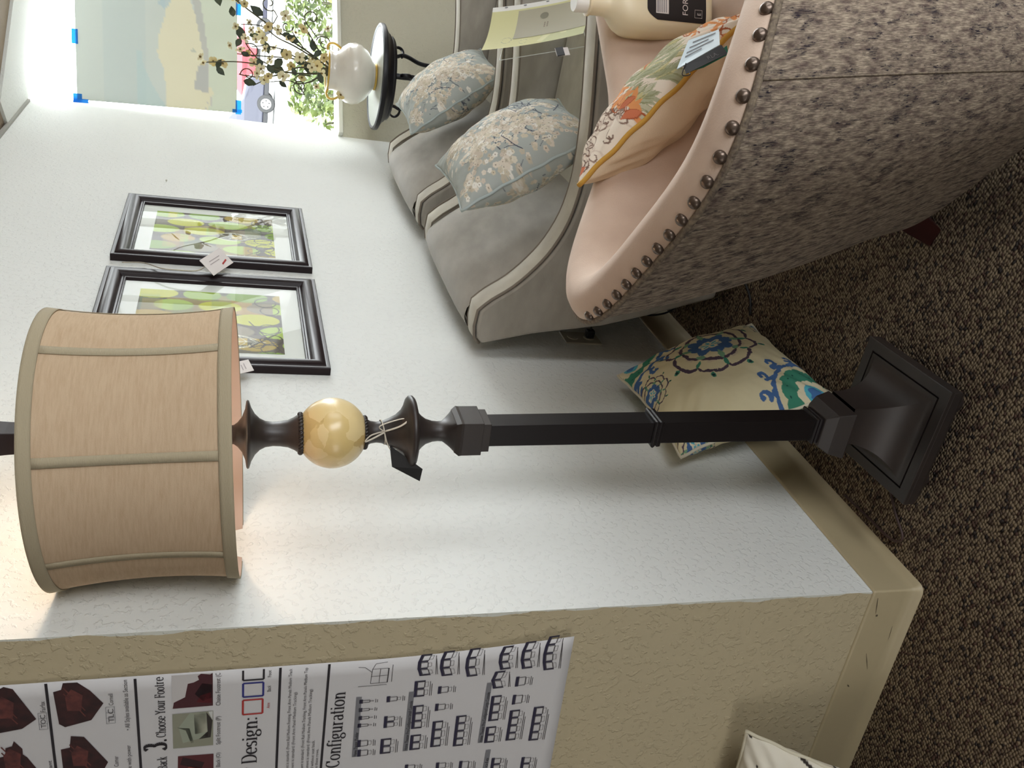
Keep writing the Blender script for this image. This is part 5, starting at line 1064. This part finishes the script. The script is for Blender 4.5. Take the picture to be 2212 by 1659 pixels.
for i,(x,y) in enumerate(fpos):
    c=fp(x,y,fr.uniform(-.07,.05)); fc=(-fh*fr.uniform(.4,1)+rh*fr.uniform(-.7,.7)+V((0,0,fr.uniform(-.5,.8)))).normalized(); M3=V((0,0,1)).rotation_difference(fc).to_matrix(); mb=MB(); k=4 if i%3 else 5; R_=fr.uniform(.014,.025); a0=fr.uniform(0,3)
    for q in range(k):
        a=a0+2*math.pi*q/k; d1=V((math.cos(a),math.sin(a),0)); t1=V((-d1.y,d1.x,0)); r5=[]
        for u_1,w_1,z_1 in ((.1,.10,0),(.45,.42,.10),(.8,.46,.16),(1.02,.22,.10)): r5+=[d1*R_*u_1-t1*R_*w_1+V((0,0,R_*z_1)),d1*R_*u_1+V((0,0,R_*(z_1-.08))),d1*R_*u_1+t1*R_*w_1+V((0,0,R_*z_1))]
        mb.add([M3@p+c for p in r5],[f for s5 in range(3) for f in ((s5*3,s5*3+1,s5*3+4,s5*3+3),(s5*3+1,s5*3+2,s5*3+5,s5*3+4))])
    o_=mb.out('blossom',M_pet if i%3 else M_pet2,fl,smooth=True); MB().sphere(c+fc*.003,.0045,n=8,m_=6).out('flower_eye',M_eye,o_,smooth=True)
for x,y,s in ((478,20,.02),(545,30,.028),(525,52,.03),(592,66,.032),(565,101,.032),(588,102,.02),(655,112,.03),(676,127,.03),(630,158,.035),(584,187,.028),(530,170,.02),(632,150,.03),(693,108,.026),(707,170,.024),(738,173,.018),(562,130,.022),(640,130,.02),(660,165,.02),(533,185,.022),(612,120,.026),(600,160,.024),(685,150,.028),(700,128,.022),(646,104,.022),(574,150,.02),(618,170,.024),(500,40,.018),(550,66,.024),(668,150,.026),(715,150,.02),(642,182,.02)):
    c=fp(x,y,fr.uniform(-.05,.05)); a=fr.uniform(0,6.3); d1=(rh*math.cos(a)+V((0,0,math.sin(a)))+fh*fr.uniform(-.4,.4)).normalized(); t1=d1.cross(fh).normalized(); n1=d1.cross(t1)*.12*s; mb=MB()
    L=[(-1,0),(-.6,.45),(0,.62),(.5,.42),(1.1,0)]; top_=[c+d1*s*u1+t1*s*w1+n1 for u1,w1 in L]; mid_=[c+d1*s*u1 for u1,_ in L]; bot_=[c+d1*s*u1-t1*s*w1+n1 for u1,w1 in L]
    mb.add(top_+mid_+bot_,[(k,k+1,6+k,5+k) for k in range(4)]+[(5+k,6+k,11+k,10+k) for k in range(4)]); mb.out('leaf',M_leaf,fl,smooth=True)
# ------------------------------------------------------------------ printed poster taped inside the window (seen from its back)
def fz(s): return 2.014+.094*s
nS,nZ=120,90; FW=1.30; P=Paint(nS,nZ,FW,.66,(190,196,188)); nz=noise2(nS,nZ,4)
P.C*=(1+.02*nz)[...,None]
# X: along the window from the corner; Y: up from the lower edge (0) to the top (.66)
P.put(P.Y<.18,(198,204,184),.9)
P.put((P.Y>.38)&(P.Y<.55),(180,190,186),.6); P.put((P.Y>.30+.1*np.sin(P.X*5))&(P.Y<.42)&(P.X<.3),(172,192,190),.6)
P.poly([(-.01,.12),(.05,.118),(.10,.10),(.14,.112),(.14,.17),(.26,.155),(.26,.125),(.36,.125),(.70,.22),(.70,.30),(.60,.30),(.52,.30),(.40,.33),(.30,.335),(.22,.31),(.10,.30),(-.01,.30)],(212,206,178),.95)
P.poly([(.10,.125),(.30,.118),(.26,.165),(.12,.185)],(172,172,168),.95); P.poly([(.30,.120),(.26,.135),(.70,.20),(.70,.165),(.50,.14)],(176,176,170),.9)
P.poly([(.55,.30),(.70,.24),(.70,.29),(.58,.33)],(168,186,190),.8)
P.ell(.34,.185,.012,.009,c=(178,180,164))
for q in ((.08,.108),(.05,.128)): P.line([q,(q[0]-.05,q[1]+.004)],.006,(186,184,176))
i=np.arange(nS*nZ).reshape(nZ,nS); F=np.stack([i[:-1,:-1],i[:-1,1:],i[1:,1:],i[1:,:-1]],-1).reshape(-1,4)
def filmpt(s,h_,n=0.): s=s+.058+.030*(1-h_/.66)*max(0,1-s/.3) ; z0=1.356+.018*s; z1=fz(s); return onW(s,-.035+n,z0+(z1-z0)*h_/.66)
fo_=filmpt(.5,.3); film=emp('window_poster',fo_,'pale backlit poster taped inside the window with blue tape, seen from behind','poster')
mtf,ntf,bf_=NT('backlit_poster_paper'); a_=nd(ntf,'ShaderNodeVertexColor',layer_name='Col'); ntf.links.new(a_.outputs[0],bf_.inputs['Base Color']); bf_.inputs['Roughness'].default_value=.6
tr_=nd(ntf,'ShaderNodeBsdfTranslucent'); g_=nd(ntf,'ShaderNodeGamma',Gamma=1.0); ntf.links.new(a_.outputs[0],g_.inputs[0]); ntf.links.new(g_.outputs[0],tr_.inputs[0]); FILM_MIX=nd(ntf,'ShaderNodeMixShader',Fac=.047); ntf.links.new(bf_.outputs[0],FILM_MIX.inputs[1]); ntf.links.new(tr_.outputs[0],FILM_MIX.inputs[2]); ntf.links.new(FILM_MIX.outputs[0],ntf.nodes['Material Output'].inputs[0])
obj('sheet',[filmpt(s,h_)-fo_ for s,h_ in zip(P.X.ravel(),P.Y.ravel())],F,mtf,film,col=P.flat())
mtb=mat('blue_tape',(30,120,200),.6); bb=mtb.node_tree; tt=nd(bb,'ShaderNodeBsdfTranslucent',Color=L4((30,140,235))); mm_=nd(bb,'ShaderNodeMixShader',Fac=.25); bb.links.new(bb.nodes['Principled BSDF'].outputs[0],mm_.inputs[1]); bb.links.new(tt.outputs[0],mm_.inputs[2]); bb.links.new(mm_.outputs[0],bb.nodes['Material Output'].inputs[0])
def tape(s0,h0,s1,h1):
    MB().add([filmpt(s0,h0,.002)-fo_,filmpt(s1,h0,.002)-fo_,filmpt(s1,h1,.002)-fo_,filmpt(s0,h1,.002)-fo_],[(0,1,2,3)]).out('tape_strip',mtb,film)
tape(-.016,.615,.004,.675); tape(-.016,.640,.03,.675); tape(.29,.650,.37,.675); tape(.62,.650,.70,.675); tape(.95,.65,1.03,.675); tape(-.01,-.018,.075,.006); tape(.0,-.022,.02,.02); tape(.58,-.016,.72,.006); tape(1.2,-.016,1.3,.006)
# ------------------------------------------------------------------ outside: forecourt, shrubs under the window, parked cars
gm=mat('pale_asphalt',(215,215,212),.9); tag(MB().add([(-70,-8,-.3),(60,-8,-.3),(60,110,-.3),(-70,110,-.3)],[(0,1,2,3)]).out('ground',gm),'bright pale forecourt asphalt outside the window','ground',kind='structure')
def shrub(s0,n0,ztop,rx,ry,count,seed,label):
    c=onW(s0,n0,0); c.z=-.3; root=emp('shrub',c,label,'shrub','shrubs under the window'); r4=random.Random(seed); mb=MB(); h_=ztop+.3
    for _ in range(count):
        a=r4.uniform(0,6.28);rr=math.sqrt(r4.random()); z=r4.uniform(.25,1)*h_; k=math.sin(math.pi*min(1,z/h_*.93))**.4; p=V((rx*rr*k*math.cos(a),ry*rr*k*math.sin(a),z)); d1=V((r4.gauss(0,1),r4.gauss(0,1),r4.gauss(0,.6))).normalized(); t1=d1.cross(V((r4.gauss(0,1),r4.gauss(0,1),1))).normalized(); s=r4.uniform(.018,.036)
        mb.add([p-d1*s,p+t1*s*.45,p+d1*s,p-t1*s*.45],[(0,1,2,3)])
    tag(mb.out('foliage',M_bush,root),kind='stuff')
    for q in range(4): a=q*1.6; MB().tube([(0,0,0),(.08*math.cos(a),.08*math.sin(a),h_*.5),(.2*math.cos(a),.2*math.sin(a),h_*.85)],.008,n=6).out('stem',M_stem,root,smooth=True)
M_bush=mat('yellow_green_foliage',(110,122,52),.6,c2=(58,78,44),vscale=6)
shrub(.93,-.88,1.05,.26,.28,2400,1,'loose yellow green shrub outside the window, nearest the white wall behind the vase')
shrub(1.62,-.92,1.08,.40,.32,3000,2,'dense yellow green shrub outside the window at the upper right edge')
shrub(1.72,-1.85,.86,.34,.28,1500,3,'low shrub outside the window standing behind the two taller shrubs')
def car(loc,yaw,body,label,name='car',col2=(20,20,24)):
    root=emp(name,loc,label,'car',rot=(0,0,yaw)); L_=2.35
    side=[(-L_,.42),(-L_,.85),(-L_+.25,1.02),(-1.45,1.10),(-.75,1.62),(.75,1.68),(1.55,1.16),(2.15,1.06),(L_,.88),(L_,.42)]
    n=len(side); vs=[];fs=[]
    for yy,k in ((-.88,0),(.88,0)):
        for x,z in side: vs.append((x,yy*(.84 if z>1.2 else 1),z))
    fs=[tuple(range(n)),tuple(range(n,2*n))[::-1]]+[(i,n+i,n+(i+1)%n,(i+1)%n) for i in range(n)]
    MB().add(vs,fs).out('body',mat('car_paint_%d'%len(bpy.data.materials),body,.3,.1,spec=.6,coat=.6),root,bevel=.06,bseg=3)
    MB().box((-L_+.1,-.86,.24),(L_-.1,.86,.42)).out('sill',mat('car_cladding_%d'%len(bpy.data.materials),col2,.6),root,bevel=.03)
    for s in (1,-1):
        MB().add([(-1.30,s*.80,1.12),(-.70,s*.765,1.54),(.68,s*.765,1.58),(1.35,s*.80,1.18)],[(0,1,2,3) if s<0 else (3,2,1,0)]).out('side_windows',M_wroughtblack,root)
        for x in (-1.45,1.45):
            w_=MB().lathe([(.19,-.11),(.30,-.11),(.335,-.07),(.335,.07),(.30,.11),(.19,.11)],32,cap=False).xf(Matrix.Translation((x,s*.80,.335))@Matrix.Rotation(R(90),4,'X')); wh=w_.out('wheel',M_cord,root,smooth=True,sharp=40)
            hb=MB().lathe([(0,-.10),(.20,-.10),(.20,.10),(0,.10)],24)
            hb.xf(Matrix.Translation((x,s*.80,.335))@Matrix.Rotation(R(90),4,'X')).out('hubcap',M_cap,wh)
            for q in range(5):
                a=q*1.257; MB().box((-.025,-.03,-.008),(.025,.03,.008)).xf(Matrix.Translation((x+.12*math.cos(a),s*.905,.335+.12*math.sin(a)))@Matrix.Rotation(R(90),4,'X')).out('hubcap_slot',M_cord,wh)
    return root
yw=math.atan2(5.4,2.1)
car((-8.65,34.6,-.3),yw-1.06,(26,28,48),'dark blue grey car parked across the street, wheel facing the window')
car((-3.9,40.5,-.3),yw-1.06,(200,200,206),'pale car with dark sills parked beyond the dark blue one','car',(18,18,40))
car((-8.2,46.5,-.3),yw-1.06,(150,16,30),'red car parked behind the dark blue grey one')
